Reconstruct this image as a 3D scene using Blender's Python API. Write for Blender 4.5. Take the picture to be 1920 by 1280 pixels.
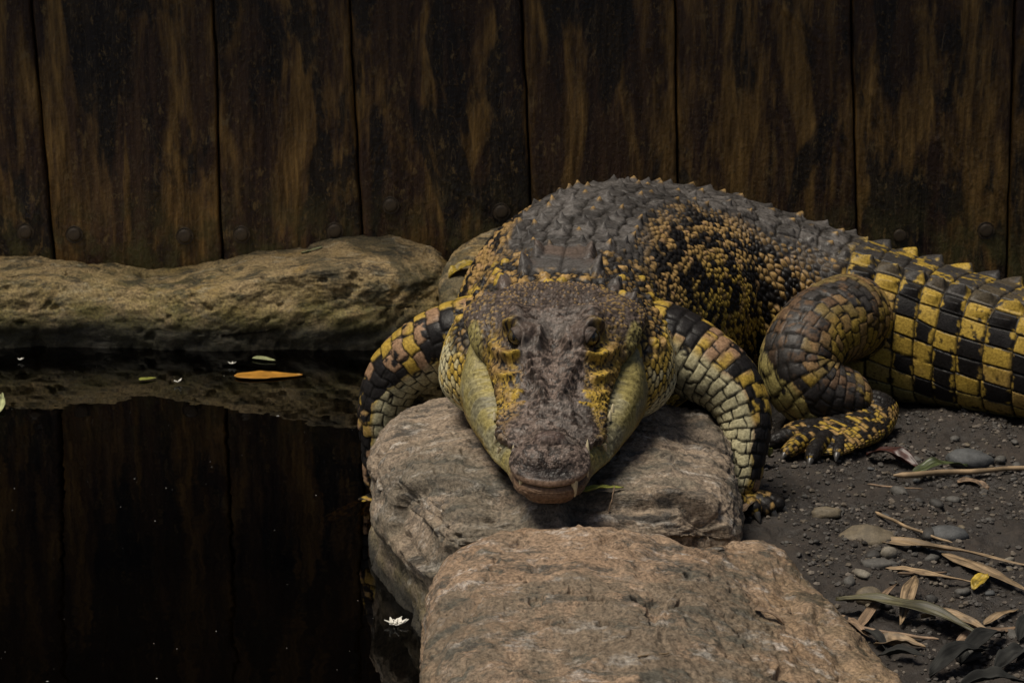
import bpy, math, random
import numpy as np
random.seed(7); rng = np.random.default_rng(7)
S = bpy.context.scene
for o in list(bpy.data.objects): bpy.data.objects.remove(o)

# ------------------------------------------------------------------ camera, sky, sun, exposure
cam = bpy.data.cameras.new('camera'); camo = bpy.data.objects.new('camera', cam)
S.collection.objects.link(camo); S.camera = camo
camo.location = (0, 0, 1.15); camo.rotation_euler = (math.radians(75), 0, 0)
cam.sensor_width = 36; cam.lens = 84.4; cam.clip_start = .05; cam.clip_end = 400
cam.dof.use_dof = True; cam.dof.focus_distance = 3.06; cam.dof.aperture_fstop = 20
SUN_EL, SUN_AZ = math.radians(70), math.radians(248)      # azimuth clockwise from +Y
w = bpy.data.worlds.new('World'); S.world = w; w.use_nodes = True
nt = w.node_tree; bg = nt.nodes['Background']
sky = nt.nodes.new('ShaderNodeTexSky'); sky.sky_type = 'NISHITA'; sky.sun_disc = False
sky.sun_elevation = SUN_EL; sky.sun_rotation = SUN_AZ; sky.dust_density = 4; sky.air_density = 1.0; sky.ozone_density = .6
nt.links.new(sky.outputs[0], bg.inputs[0]); bg.inputs[1].default_value = .05
sl = bpy.data.lights.new('sun', 'SUN'); so = bpy.data.objects.new('sun', sl); S.collection.objects.link(so)
sl.energy = 4.5; sl.angle = math.radians(24); sl.color = (1, .92, .79)
so.rotation_euler = (math.radians(90) - SUN_EL, 0, math.pi - SUN_AZ)
S.view_settings.view_transform = 'Standard'; S.view_settings.look = 'None'; S.view_settings.gamma = 1
S.view_settings.exposure = -.2
S.render.engine = 'CYCLES'

# ------------------------------------------------------------------ numeric helpers
def hsh(*a):
    h = np.uint32(2166136261) * np.ones(np.broadcast(*a).shape, np.uint32)
    for k in a:
        h = (h ^ (np.asarray(k).astype(np.int64) & 0xffffffff).astype(np.uint32)) * np.uint32(16777619)
        h ^= h >> np.uint32(15); h = h * np.uint32(2246822519); h ^= h >> np.uint32(13)
    return (h & np.uint32(0xffffff)).astype(np.float64) / 0xffffff
def vnoise(x, y, z, seed=0):
    xi, yi, zi = np.floor(x), np.floor(y), np.floor(z)
    fx, fy, fz = x - xi, y - yi, z - zi
    fx, fy, fz = [f * f * f * (f * (f * 6 - 15) + 10) for f in (fx, fy, fz)]
    r = 0
    for a in (0, 1):
        for b in (0, 1):
            for c in (0, 1):
                r = r + hsh(xi + a, yi + b, zi + c, seed + 0 * xi) * (fx if a else 1 - fx) * (fy if b else 1 - fy) * (fz if c else 1 - fz)
    return r * 2 - 1
def fbm(x, y, z, o=4, seed=0, g=.5):
    r = 0; a = 1; n = 0
    for i in range(o):
        r = r + a * vnoise(x, y, z, seed + i); n += a
        x, y, z = x * 2.03 + 5.1, y * 2.03 + 1.7, z * 2.03 + 9.2; a *= g
    return r / n
def spl(x, xp, fp):                                  # smooth monotone-ish cubic through points
    xp = np.asarray(xp, float); fp = np.asarray(fp, float)
    d = np.diff(fp) / np.diff(xp); m = np.zeros_like(fp)
    m[1:-1] = np.where(d[1:] * d[:-1] > 0, 2 * d[1:] * d[:-1] / np.where(d[1:] + d[:-1] == 0, 1, d[1:] + d[:-1]), 0) ; m[0] = d[0]; m[-1] = d[-1]
    x = np.clip(x, xp[0], xp[-1]); i = np.clip(np.searchsorted(xp, x, 'right') - 1, 0, len(xp) - 2)
    h = xp[i + 1] - xp[i]; u = (x - xp[i]) / h
    return ((2*u**3 - 3*u**2 + 1) * fp[i] + (u**3 - 2*u**2 + u) * h * m[i] + (-2*u**3 + 3*u**2) * fp[i+1] + (u**3 - u**2) * h * m[i+1])
def crom(x, xp, P):                                  # Catmull-Rom through points P (n,k)
    xp = np.asarray(xp, float); P = np.asarray(P, float)
    m = np.gradient(P, xp, axis=0); x = np.clip(x, xp[0], xp[-1])
    i = np.clip(np.searchsorted(xp, x, 'right') - 1, 0, len(xp) - 2); h = (xp[i+1] - xp[i])[:, None]; u = ((x - xp[i])[:, None]) / h
    return (2*u**3 - 3*u**2 + 1) * P[i] + (u**3 - 2*u**2 + u) * h * m[i] + (-2*u**3 + 3*u**2) * P[i+1] + (u**3 - u**2) * h * m[i+1]
def ss(x, a, b):
    t = np.clip((x - a) / (b - a), 0, 1); return t * t * (3 - 2 * t)
def mix(a, b, t):
    t = np.asarray(t)[..., None]; return np.asarray(a) * (1 - t) + np.asarray(b) * t
def vor(u, v, seed=0, jit=.5, stag=0.):
    """cells of a jittered grid: edge distance, offset to the centre (in cell units), cell hash, centre"""
    iv = np.floor(v)
    best = np.full(u.shape, 9.); bx = np.zeros_like(u); by = bx.copy(); bi = bx.copy(); bj = bx.copy(); cand = []
    for dj in (-1, 0, 1):
        j = iv + dj; off = stag * (np.mod(j, 2)); iu = np.floor(u - off)
        for di in (-1, 0, 1):
            i = iu + di
            cx = i + .5 + off + jit * (hsh(i, j, seed + 0*i) - .5); cy = j + .5 + jit * (hsh(i, j, seed + 77 + 0*i) - .5)
            dx, dy = cx - u, cy - v; d = dx*dx + dy*dy; cand.append((cx, cy))
            m = d < best; best = np.where(m, d, best); bx = np.where(m, cx, bx); by = np.where(m, cy, by); bi = np.where(m, i, bi); bj = np.where(m, j, bj)
    e = np.full(u.shape, 9.)
    for cx, cy in cand:
        ax, ay = cx - bx, cy - by; L = np.hypot(ax, ay); ok = L > 1e-6; L = np.where(ok, L, 1)
        q = ((bx + cx) / 2 - u) * ax / L + ((by + cy) / 2 - v) * ay / L
        e = np.where(ok, np.minimum(e, q), e)
    return e, u - bx, v - by, hsh(bi, bj, seed + 5 + 0*bi), bx, by, bi, bj
def brick(u, v, n, seed=0, shift=.5):                  # courses v, n bricks per turn along u (u in turns)
    j = np.floor(v); fv = v - j - .5; q = u*n + shift*np.mod(j, 2) + .3*hsh(j, seed + 0*j); i = np.floor(q); fu = q - i - .5
    sq = .5 + .16*(hsh(np.mod(i, n), j, seed + 1 + 0*j) - .5)
    e = np.minimum((.5 - np.abs(fu)), (.5 - np.abs(fv)))
    return e, fu, fv, hsh(np.mod(i, n), j, seed + 2 + 0*j), np.mod(i, n), j
def gnorm(P):                                        # normals of a (n,m,3) grid
    a = np.gradient(P, axis=0); b = np.gradient(P, axis=1); n = np.cross(a, b)
    return n / np.maximum(np.linalg.norm(n, axis=2, keepdims=True), 1e-12)
class MB:                                            # collects grids / pieces into one mesh
    def __init__(s): s.v, s.f, s.c, s.n = [], [], [], 0
    def grid(s, P, col=None, flip=False, wrap=False):
        n, m = P.shape[:2]; idx = np.arange(n*m).reshape(n, m) + s.n
        if wrap: idx = np.concatenate([idx, idx[:, :1]], 1)
        q = np.stack([idx[:-1, :-1], idx[1:, :-1], idx[1:, 1:], idx[:-1, 1:]], -1).reshape(-1, 4)
        if flip: q = q[:, ::-1]
        s.v.append(P.reshape(-1, 3)); s.f.append(q); s.n += n*m
        s.c.append(np.zeros((n*m, 3)) if col is None else np.broadcast_to(col, P.shape).reshape(-1, 3))
    def tris(s, V, T, col=(0, 0, 0)):
        s.v.append(V); s.f.append(np.concatenate([T, T[:, :1]], 1) + s.n); s.n += len(V); s.c.append(np.broadcast_to(col, V.shape))
    def build(s, name, mat, parent=None, smooth=True, loc=(0, 0, 0)):
        V = np.concatenate(s.v).astype(np.float32); F = np.concatenate(s.f).astype(np.int32); C = np.concatenate(s.c)
        tri = F[:, 0] == F[:, 3]
        cnt = np.where(tri, 3, 4); flat = F[np.arange(4)[None] < cnt[:, None]]
        me = bpy.data.meshes.new(name); me.vertices.add(len(V)); me.vertices.foreach_set('co', (V - np.array(loc, np.float32)).ravel())
        me.loops.add(len(flat)); me.loops.foreach_set('vertex_index', flat.astype(np.int32))
        me.polygons.add(len(F)); me.polygons.foreach_set('loop_start', np.concatenate([[0], np.cumsum(cnt)[:-1]]).astype(np.int32))
        me.polygons.foreach_set('use_smooth', np.full(len(F), smooth))
        a = me.attributes.new('col', 'FLOAT_COLOR', 'POINT'); a.data.foreach_set('color', np.concatenate([C, np.ones((len(C), 1))], 1).astype(np.float32).ravel())
        me.update(calc_edges=True); me.validate()
        o = bpy.data.objects.new(name, me); S.collection.objects.link(o); o.location = loc
        if mat: me.materials.append(mat)
        if parent: o.parent = parent; o.matrix_parent_inverse = parent.matrix_basis.inverted()
        return o
def empty(name, loc):
    o = bpy.data.objects.new(name, None); S.collection.objects.link(o); o.location = loc; o.empty_display_size = .05; return o
def tag(o, label=None, cat=None, group=None, kind=None):
    for k, v in (('label', label), ('category', cat), ('group', group), ('kind', kind)):
        if v: o[k] = v
    return o

# ------------------------------------------------------------------ materials
def mat(name, build):
    m = bpy.data.materials.new(name); m.use_nodes = True; n = m.node_tree; b = n.nodes['Principled BSDF']; build(n, b); return m
def N(n, t, **k):
    x = n.nodes.new('ShaderNode' + t)
    for a, v in k.items():
        if a.startswith('i_'): x.inputs[a[2:].replace('_', ' ')].default_value = v
        else: setattr(x, a, v)
    return x
def noise(n, vec, scale, detail=5, rough=.55, dist=0):
    x = N(n, 'TexNoise', i_Scale=scale, i_Detail=detail, i_Roughness=rough, i_Distortion=dist)
    if vec: n.links.new(vec, x.inputs['Vector'])
    return x.outputs['Fac']
def ramp(n, fac, stops, interp='LINEAR'):
    r = N(n, 'ValToRGB'); r.color_ramp.interpolation = interp; e = r.color_ramp.elements
    while len(e) < len(stops): e.new(.5)
    for k, (p, c) in zip(e, stops): k.position = p; k.color = (tuple(c) + (1,)) if hasattr(c, '__len__') else (c, c, c, 1)
    n.links.new(fac, r.inputs[0]); return r.outputs[0]
def cmix(n, fac, a, b, mode='MIX'):
    x = N(n, 'Mix', data_type='RGBA', blend_type=mode)
    for s, v in ((x.inputs[0], fac), (x.inputs[6], a), (x.inputs[7], b)):
        if isinstance(v, bpy.types.NodeSocket): n.links.new(v, s)
        else: s.default_value = v if not hasattr(v, '__len__') else tuple(v) + (1,) * (4 - len(v))
    return x.outputs[2]
def coords(n, scale=(1, 1, 1), kind='Object', rot=(0, 0, 0), loc=(0, 0, 0)):
    t = N(n, 'TexCoord'); m = N(n, 'Mapping'); m.inputs['Scale'].default_value = scale; m.inputs['Rotation'].default_value = rot; m.inputs['Location'].default_value = loc
    n.links.new(t.outputs[kind], m.inputs[0]); return m.outputs[0]
def bump(n, b, h, strength=.5, dist=.003, prev=None):
    x = N(n, 'Bump', i_Strength=strength, i_Distance=dist); n.links.new(h, x.inputs['Height'])
    if prev: n.links.new(prev, x.inputs['Normal'])
    n.links.new(x.outputs[0], b.inputs['Normal']); return x.outputs[0]
def plain(name, col, rough=.6, var=.25, scale=60, spec=.4, streak=None):
    def f(n, b):
        v = coords(n, streak or (1, 1, 1)); k = noise(n, v, scale, 4)
        c = ramp(n, k, [(.3, tuple(x * (1 - var) for x in col)), (.7, tuple(x * (1 + var) for x in col))])
        n.links.new(c, b.inputs['Base Color']); b.inputs['Roughness'].default_value = rough; b.inputs['Specular IOR Level'].default_value = spec
        bump(n, b, k, .3, .001)
    return mat(name, f)
def f_skin(n, b):
    a = N(n, 'Attribute', attribute_name='col'); v = coords(n)
    k = noise(n, v, 260, 4, .6); k2 = noise(n, v, 38, 4, .6)
    c = cmix(n, 1., a.outputs['Color'], ramp(n, k, [(.32, (.55, .53, .5)), (.68, (1.3, 1.28, 1.25))]), 'MULTIPLY')
    c = cmix(n, .6, c, ramp(n, k2, [(.3, (.7, .68, .66)), (.7, (1.25, 1.22, 1.2))]), 'MULTIPLY')
    n.links.new(c, b.inputs['Base Color'])
    r = ramp(n, k2, [(.3, .34), (.7, .56)]); n.links.new(r, b.inputs['Roughness']); b.inputs['Specular IOR Level'].default_value = .17
    bump(n, b, k, .45, .0012)
M_SKIN = mat('reptile_skin', f_skin)
def wpos(n, scale=(1, 1, 1)):
    t = N(n, 'NewGeometry'); m = N(n, 'Mapping'); m.inputs['Scale'].default_value = scale; n.links.new(t.outputs['Position'], m.inputs[0]); return m.outputs[0]
# ------------------------------------------------------------------ ground and pool
def f_dirt(n, b):
    v = wpos(n); k = noise(n, v, 9, 6, .65); k2 = noise(n, v, 90, 5, .7); k3 = noise(n, v, 400, 3)
    c = ramp(n, k, [(.3, (.010, .0075, .0055)), (.55, (.022, .016, .0115)), (.75, (.040, .029, .021))])
    c = cmix(n, .8, c, ramp(n, k2, [(.3, (.45, .45, .45)), (.7, (1.5, 1.5, 1.5))]), 'MULTIPLY')
    n.links.new(c, b.inputs['Base Color']); n.links.new(ramp(n, k, [(.35, .5), (.6, .85)]), b.inputs['Roughness'])
    p = bump(n, b, k2, .8, .006); bump(n, b, k3, .5, .0015, p)
M_DIRT = mat('wet_dirt', f_dirt)
def ground_h(x, y):
    pool = ss(-x + .05*np.sin(y*6), -.02, .10) * ss(y, .55, .75) * (1 - ss(y, 4.36, 4.42)) * (1 - ss(-x, 2.6, 2.8))
    edge = ss(x, .22, .36)
    h = .036 + .014*fbm(x*5, y*5, 0*x, 3, 401)*edge + .012*fbm(x*24, y*24, 0*x, 4, 402, .6)*edge + .0045*np.clip(fbm(x*85, y*85, 0*x, 3, 403, .6), -.1, 1)*edge + .03*ss(y, 3.9, 4.4)*edge
    return h*(1 - pool) - .45*pool
gx = np.concatenate([[-60, -20, -6, -3], np.arange(-2.85, .2, .05), np.arange(.2, 1.0, .004), np.arange(1.0, 2.0, .05), [3, 8, 25, 60]])
gy = np.concatenate([[-60, -15, -3, 0, .5], np.arange(.55, 2.3, .05), np.arange(2.3, 3.8, .0045), np.arange(3.8, 4.6, .03), [5, 8, 20, 60]])
X, Y = np.meshgrid(gx, gy, indexing='ij'); m = MB(); m.grid(np.stack([X, Y, ground_h(X, Y)], -1))
tag(m.build('ground', M_DIRT), kind='structure')
def f_water(n, b):
    out = n.nodes['Material Output']; v = wpos(n, (1, 1, 1)); k = noise(n, v, 14, 2, .5)
    bp = N(n, 'Bump', i_Strength=.045, i_Distance=.01); n.links.new(k, bp.inputs['Height'])
    fr = N(n, 'Fresnel', i_IOR=1.52); n.links.new(bp.outputs[0], fr.inputs['Normal'])
    g = N(n, 'BsdfGlossy', i_Roughness=.012); n.links.new(bp.outputs[0], g.inputs['Normal'])
    t = N(n, 'BsdfTransparent'); t.inputs[0].default_value = (.14, .115, .08, 1)
    mx = N(n, 'MixShader'); n.links.new(fr.outputs[0], mx.inputs[0]); n.links.new(t.outputs[0], mx.inputs[1]); n.links.new(g.outputs[0], mx.inputs[2]); n.links.new(mx.outputs[0], out.inputs[0]); n.nodes.remove(b)
M_WATER = mat('dark_pond_water', f_water)
X, Y = np.meshgrid(np.linspace(-2.9, .12, 20), np.linspace(.5, 4.44, 20), indexing='ij'); m = MB(); m.grid(np.stack([X, Y, 0*X], -1)); tag(m.build('water', M_WATER), kind='structure')

# ------------------------------------------------------------------ plank wall
def f_plank(n, b):
    oi = N(n, 'ObjectInfo'); t = N(n, 'NewGeometry'); ad = N(n, 'VectorMath', operation='ADD'); sc = N(n, 'VectorMath', operation='SCALE'); sc.inputs[0].default_value = (7.1, 0, 13.3); n.links.new(oi.outputs['Random'], sc.inputs['Scale'])
    n.links.new(t.outputs['Position'], ad.inputs[0]); n.links.new(sc.outputs[0], ad.inputs[1])
    def mp(s):
        q = N(n, 'Mapping'); q.inputs['Scale'].default_value = s; n.links.new(ad.outputs[0], q.inputs[0]); return q.outputs[0]
    streak = noise(n, mp((30, 30, 1.6)), 1, 6, .65, .3); patch = noise(n, mp((12, 12, 2.2)), 1, 5, .62, .5); blot = noise(n, mp((9, 9, 2.6)), 1, 5, .6, .4); fine = noise(n, mp((90, 90, 9)), 1, 4, .65); grit = noise(n, mp((160, 160, 110)), 1, 4, .6)
    c = ramp(n, streak, [(.30, (.020, .011, .008)), (.50, (.055, .028, .015)), (.70, (.105, .056, .025))])
    och = ramp(n, fine, [(.3, (.125, .064, .017)), (.7, (.30, .168, .045))])
    c = cmix(n, ramp(n, patch, [(.47, 0), (.56, .95)]), c, och)
    c = cmix(n, ramp(n, blot, [(.53, 0), (.58, .9)]), c, (.015, .012, .010))
    sx = N(n, 'SeparateXYZ'); n.links.new(t.outputs['Position'], sx.inputs[0])
    mr = N(n, 'MapRange'); n.links.new(sx.outputs[2], mr.inputs[0]); mr.inputs[1].default_value = .30; mr.inputs[2].default_value = .14
    am = N(n, 'Math', operation='MULTIPLY'); n.links.new(mr.outputs[0], am.inputs[0]); n.links.new(ramp(n, noise(n, mp((22, 22, 18)), 1, 5, .65), [(.42, 0), (.62, 1)]), am.inputs[1])
    c = cmix(n, am.outputs[0], c, (.085, .070, .022))                 # algae creeping up from the stones
    c = cmix(n, .75, c, ramp(n, fine, [(.28, (.4, .4, .4)), (.7, (1.5, 1.5, 1.5))]), 'MULTIPLY')
    c = cmix(n, ramp(n, grit, [(.58, 0), (.70, .6)]), c, (.17, .105, .04)); c = cmix(n, ramp(n, noise(n, mp((60, 60, 26)), 1, 5, .7), [(.60, 0), (.66, .7)]), c, (.22, .14, .05))
    scr = noise(n, mp((34, 34, 5)), 1, 2, .5, 2.2); c = cmix(n, ramp(n, scr, [(.492, 0), (.5, .55), (.508, 0)]), c, (.20, .14, .07))
    n.links.new(c, b.inputs['Base Color']); n.links.new(ramp(n, fine, [(.3, .28), (.7, .5)]), b.inputs['Roughness']); b.inputs['Specular IOR Level'].default_value = .35
    p = bump(n, b, fine, .7, .005); bump(n, b, grit, .8, .004, p)
M_PLANK = mat('stained_timber', f_plank); M_BOLT = plain('stained_iron', (.07, .048, .026), .55, .4, 90); M_BACK = plain('gap_light_block_dark', (.012, .010, .009), .9)
WALL = empty('plank_wall', (0, 4.45, .0))
jb = [-1.80, -1.50, -1.19, -.867, -.549, -.282, .040, .314, .653, .937, 1.24, 1.53, 1.85]; jt = [-1.80, -1.50, -1.19, -.885, -.549, -.300, .018, .300, .624, .925, 1.24, 1.53, 1.85]
bolts = [(-.917, .178), (-.825, .173), (-.617, .170), (-.510, .173), (-.334, .180), (-.228, .229), (-.020, .217), (.10, .19), (.25, .2), (.37, .185), (.581, .183), (.731, .171), (.893, .181), (-1.10, .18), (1.0, .18), (1.18, .18)]
ZB, ZT_ = -.2, 1.25
def bolt_mesh():
    mb = MB(); u = np.array([0, .55, .8, .95, 1., 1., 1.25, 1.32, 1.32]); z = np.array([.0032, .0031, .0028, .0018, .0002, -.002, -.002, -.001, -.01]); ph = np.linspace(0, 2*math.pi, 20, endpoint=False)
    r = .0125*u; r[0] = .0002
    mb.grid(np.stack([r[:, None]*np.cos(ph), np.broadcast_to(-z[:, None] - .002, (9, 20)), r[:, None]*np.sin(ph)], -1), wrap=True); return mb.build('bolt', M_BOLT)
BOLT = bolt_mesh(); used = False
for i in range(len(jb) - 1):
    zc = np.linspace(ZB, ZT_, 260 if i in range(2, 10) else 60); k = (zc - .142)/(.614 - .142)
    x0 = jb[i] + (jt[i] - jb[i])*k; x1 = jb[i+1] + (jt[i+1] - jb[i+1])*k
    wobL = .0022*fbm(zc*14, 0*zc + i, 0*zc, 3, 501); wobR = .0022*fbm(zc*14, 0*zc + i + 1, 0*zc, 3, 501)
    x0 = x0 + .0016 + wobL; x1 = x1 - .0016 + wobR
    u = np.concatenate([[0, 0, .004, .012], np.linspace(.025, .975, 96 if i in range(2, 10) else 24), [.988, .996, 1, 1]]); yy = np.concatenate([[.035, .010, .0035, .001], np.zeros(len(u) - 8), [.001, .0035, .010, .035]])
    U, Z = np.meshgrid(u, zc); X = x0[:, None] + (x1 - x0)[:, None]*U; off = 3.7*i
    edge = np.exp(-np.minimum(U, 1 - U)/.06)
    rel = .0035*fbm(X*9 + off, 0*X, Z*1.8, 3, 511) + .0020*fbm(X*60 + off, 0*X, Z*7, 4, 512, .6) + .0035*edge*np.clip(fbm(X*45, 0*X + i, Z*30, 4, 513, .65), -.3, 1)
    sc_ = fbm(X*6 + off, 0*X, Z*34 + .8*X*34, 2, 514); rel += .003*np.exp(-((sc_ - .42)/.02)**2)*ss(fbm(X*5 + off, 0*X, Z*5, 2, 515), .30, .4)
    inner = (yy == 0)[None, :]
    Pn = np.stack([X, 4.425 + yy[None] - rel*np.where(inner, 1, .4) + .004*(hsh(np.array(i), np.array(3)) - .5), Z], -1)
    mb = MB(); mb.grid(Pn); o = mb.build('plank', M_PLANK, WALL, loc=(float((x0[0] + x1[0])/2), 4.43, ZB))
    for bx, bz in bolts:
        if jb[i] < bx < jb[i+1]:
            bo = BOLT if not used else BOLT.copy()
            if used: S.collection.objects.link(bo)
            used = True; bo.parent = o; bo.location = (bx - o.location[0] - WALL.location[0]*0, 4.4225 - 4.43, bz - ZB)
            bo.location = (bx - float((x0[0] + x1[0])/2), 4.4225 - 4.43, bz - ZB)
mb = MB(); bxs = np.array([-1.8, 1.85]); 
def boxm(mb, a, b, col=(0, 0, 0)):
    (x0, y0, z0), (x1, y1, z1) = a, b
    V = np.array([(x0,y0,z0),(x1,y0,z0),(x1,y1,z0),(x0,y1,z0),(x0,y0,z1),(x1,y0,z1),(x1,y1,z1),(x0,y1,z1)], float)
    mb.v.append(V); mb.f.append(np.array([(0,3,2,1),(4,5,6,7),(0,1,5,4),(1,2,6,5),(2,3,7,6),(3,0,4,7)]) + mb.n); mb.n += 8; mb.c.append(np.zeros((8, 3)))
boxm(mb, (-1.8, 4.452, -.25), (1.85, 4.50, 1.25)); mb.build('gap_light_block', M_BACK, WALL, smooth=False)  # dark sheet added behind the planks to block light through the gaps
M_SHADE_BOARD = plain('shade_board_timber', (.03, .022, .016), .8)
for k in range(3):  # unseen eave, added so that the wall darkens towards its top
    mb = MB(); boxm(mb, (-2.2, 4.16 + k*.10, 1.252 + .004*k), (2.2, 4.254 + k*.10, 1.285 + .004*k)); mb.build('added_shade_board', M_SHADE_BOARD, WALL, smooth=False)
tag(WALL, 'dark brown plank wall with ochre stains and a row of bolts behind the pool', 'wall')

# ------------------------------------------------------------------ stones
def f_rock(base, dark, light, moss, mossz=(.02, .10), mossamt=.7, warm=(.23, .15, .10), sd=0., slime_shade=.035, lich=(.075, .070, .052), lamt=.55):
    def f(n, b):
        v0 = wpos(n); ad = N(n, 'VectorMath', operation='ADD'); ad.inputs[1].default_value = (sd, sd*.7, sd*.3); n.links.new(v0, ad.inputs[0])
        def mp(s, rot=(0, 0, 0)):
            q = N(n, 'Mapping'); q.inputs['Scale'].default_value = s; q.inputs['Rotation'].default_value = rot; n.links.new(ad.outputs[0], q.inputs[0]); return q.outputs[0]
        a = noise(n, mp((9, 9, 12)), 1, 6, .62, .4); g = noise(n, mp((20, 42, 48), (.1, .2, .6)), 1, 6, .7, .3); d = noise(n, mp((11, 28, 30), (0, .3, .6)), 1, 7, .72, .5); fi = noise(n, mp((1, 1, 1)), 220, 5, .7); gr = noise(n, mp((1, 1, 1)), 700, 3, .7)
        c = ramp(n, a, [(.32, warm), (.5, base), (.68, tuple(x*1.15 for x in base))])
        c = cmix(n, ramp(n, d, [(.50, 0), (.60, .9)]), c, dark)
        gm = N(n, 'Math', operation='MULTIPLY'); n.links.new(ramp(n, g, [(.54, 0), (.68, 1)]), gm.inputs[0]); n.links.new(ramp(n, noise(n, mp((7, 7, 7)), 1, 3, .6, .5), [(.40, .2), (.56, 1)]), gm.inputs[1])
        c = cmix(n, gm.outputs[0], c, light)
        c = cmix(n, ramp(n, noise(n, mp((4.2, 4.2, 5)), 1, 6, .68, .6), [(.50, 0), (.57, lamt)]), c, lich)
        sx = N(n, 'SeparateXYZ'); ge = N(n, 'NewGeometry'); n.links.new(ge.outputs['Position'], sx.inputs[0])
        mr = N(n, 'MapRange'); n.links.new(sx.outputs[2], mr.inputs[0]); mr.inputs[1].default_value = mossz[1]; mr.inputs[2].default_value = mossz[0]; mr.inputs[4].default_value = mossamt
        am = N(n, 'Math', operation='MULTIPLY'); n.links.new(mr.outputs[0], am.inputs[0]); n.links.new(ramp(n, noise(n, mp((18, 18, 18)), 1, 5, .7), [(.36, .15), (.58, 1)]), am.inputs[1])
        c = cmix(n, am.outputs[0], c, moss)
        mw = N(n, 'MapRange'); n.links.new(sx.outputs[2], mw.inputs[0]); mw.inputs[1].default_value = slime_shade; mw.inputs[2].default_value = slime_shade*.45; mw.inputs[4].default_value = .9
        c = cmix(n, mw.outputs[0], c, (.012, .011, .008))             # slimy waterline; on the ledge stone also shade of its overhang painted in
        c = cmix(n, .9, c, ramp(n, fi, [(.32, (.22, .21, .20)), (.5, (1, 1, 1)), (.68, (1.75, 1.75, 1.75))]), 'MULTIPLY')
        n.links.new(c, b.inputs['Base Color']); n.links.new(ramp(n, a, [(.3, .55), (.7, .8)]), b.inputs['Roughness']); b.inputs['Specular IOR Level'].default_value = .35
        p = bump(n, b, d, .6, .010); p = bump(n, b, g, .5, .005, p); p = bump(n, b, fi, .6, .0025, p); bump(n, b, gr, .4, .0008, p)
    return f
M_ROCKA = mat('sandstone_grey', f_rock((.215, .165, .118), (.045, .040, .034), (.42, .38, .33), (.13, .105, .04), (.02, .12), .7, (.19, .145, .10)))
M_ROCKB = mat('sandstone_brown', f_rock((.235, .162, .105), (.045, .042, .034), (.44, .40, .36), (.13, .09, .035), (.01, .15), .8, (.215, .140, .085), 3.3))
M_ROCKC = mat('sandstone_mossy', f_rock((.30, .215, .105), (.022, .021, .017), (.36, .31, .21), (.15, .125, .025), (.03, .15), 1., (.27, .175, .055), 7.7, .075, (.04, .038, .022), .75))
def rock(name, out, z0, ztop, re, material, seed, amp=.012, nphi=420, nside=50, nround=40, ntop=110, bulge=.0, relief=None, cen=None, hf=1.):
    out = np.array(out, float); c = out.mean(0) if cen is None else np.array(cen)
    d = np.concatenate([[0], np.cumsum(np.linalg.norm(np.diff(np.vstack([out, out[:1]]), axis=0), axis=1))])
    ex = np.vstack([out[-2:], out, out[:3]]); n_ = len(out); dd = np.concatenate([d[-3:-1] - d[-1], d[:-1], d[-1] + d[:3]])
    th = np.linspace(0, d[-1], nphi, endpoint=False); O = crom(th, dd, ex)
    R = np.linalg.norm(O - c, axis=1); D = (O - c)/R[:, None]
    rows = []
    ins = np.concatenate([np.full(nside, -1.), np.linspace(0, 1, nround), np.linspace(0, 1, ntop + 1)[1:]])
    kind = np.concatenate([np.zeros(nside), np.ones(nround), np.full(ntop, 2)])
    us = np.concatenate([np.linspace(0, 1, nside), np.linspace(0, math.pi/2, nround), np.linspace(0, 1, ntop + 1)[1:]])
    for kd, u in zip(kind, us):
        rr = re*(.75 + .5*hsh(np.array(1), np.array(seed)))
        if kd == 0: r = R*(1 - bulge*(1 - u)**1.5); q = c + D*r[:, None]; rim = c + D*(R - re)[:, None]; zt = ztop(rim[:, 0], rim[:, 1]); z = z0 + (zt - re*.85 - z0)*u
        elif kd == 1: r = R - re*(1 - math.cos(u)); q = c + D*r[:, None]; rim = c + D*(R - re)[:, None]; zt = ztop(rim[:, 0], rim[:, 1]); z = zt - re*.85*(1 - math.sin(u))
        else: r = (R - re)*(1 - u*.9995); q = c + D*r[:, None]; z = ztop(q[:, 0], q[:, 1])
        rows.append(np.concatenate([q, np.broadcast_to(z, R.shape)[:, None]], 1))
    P = np.array(rows); 
    Pw = np.concatenate([P[:, -1:], P, P[:, :1]], 1); nr = gnorm(Pw)[:, 1:-1]; nr *= np.where(np.sum(nr*(P - np.array([c[0], c[1], z0])), 2, keepdims=True) < 0, -1, 1)
    x, y, z = P[..., 0]*hf, P[..., 1]*hf, P[..., 2]*hf
    w1 = fbm(x*4, y*4, z*6, 2, seed + 9)
    ter = fbm(x*7 + w1, y*7, z*20, 3, seed + 11); ter = (np.floor(ter*7) + ss(ter*7 - np.floor(ter*7), .75, 1.))/7
    H = amp*.8*fbm(x*6, y*6, z*9, 4, seed, .55) + amp*.9*ter + amp*.55*(1 - 2*np.abs(fbm(x*13 + w1, y*13, z*24, 4, seed + 3, .6))) * .6 + amp*.30*fbm(x*60, y*60, z*80, 4, seed + 5, .7)
    pit = fbm(x*38, y*38, z*38, 3, seed + 7); H -= amp*.55*ss(pit, .30, .5)
    if relief is not None: H += relief(P[..., 0], P[..., 1], P[..., 2])
    mb = MB(); mb.grid(P + nr*H[..., None], wrap=True)
    return mb.build(name, material, loc=(float(c[0]), float(c[1]), float(z0)))
def zt_a(x, y):
    return .186 - .30*np.clip(x - .20, 0, 1) - .16*np.clip(-.08 - x, 0, 1) - .35*np.clip(y - 3.28, 0, 1)
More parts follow.
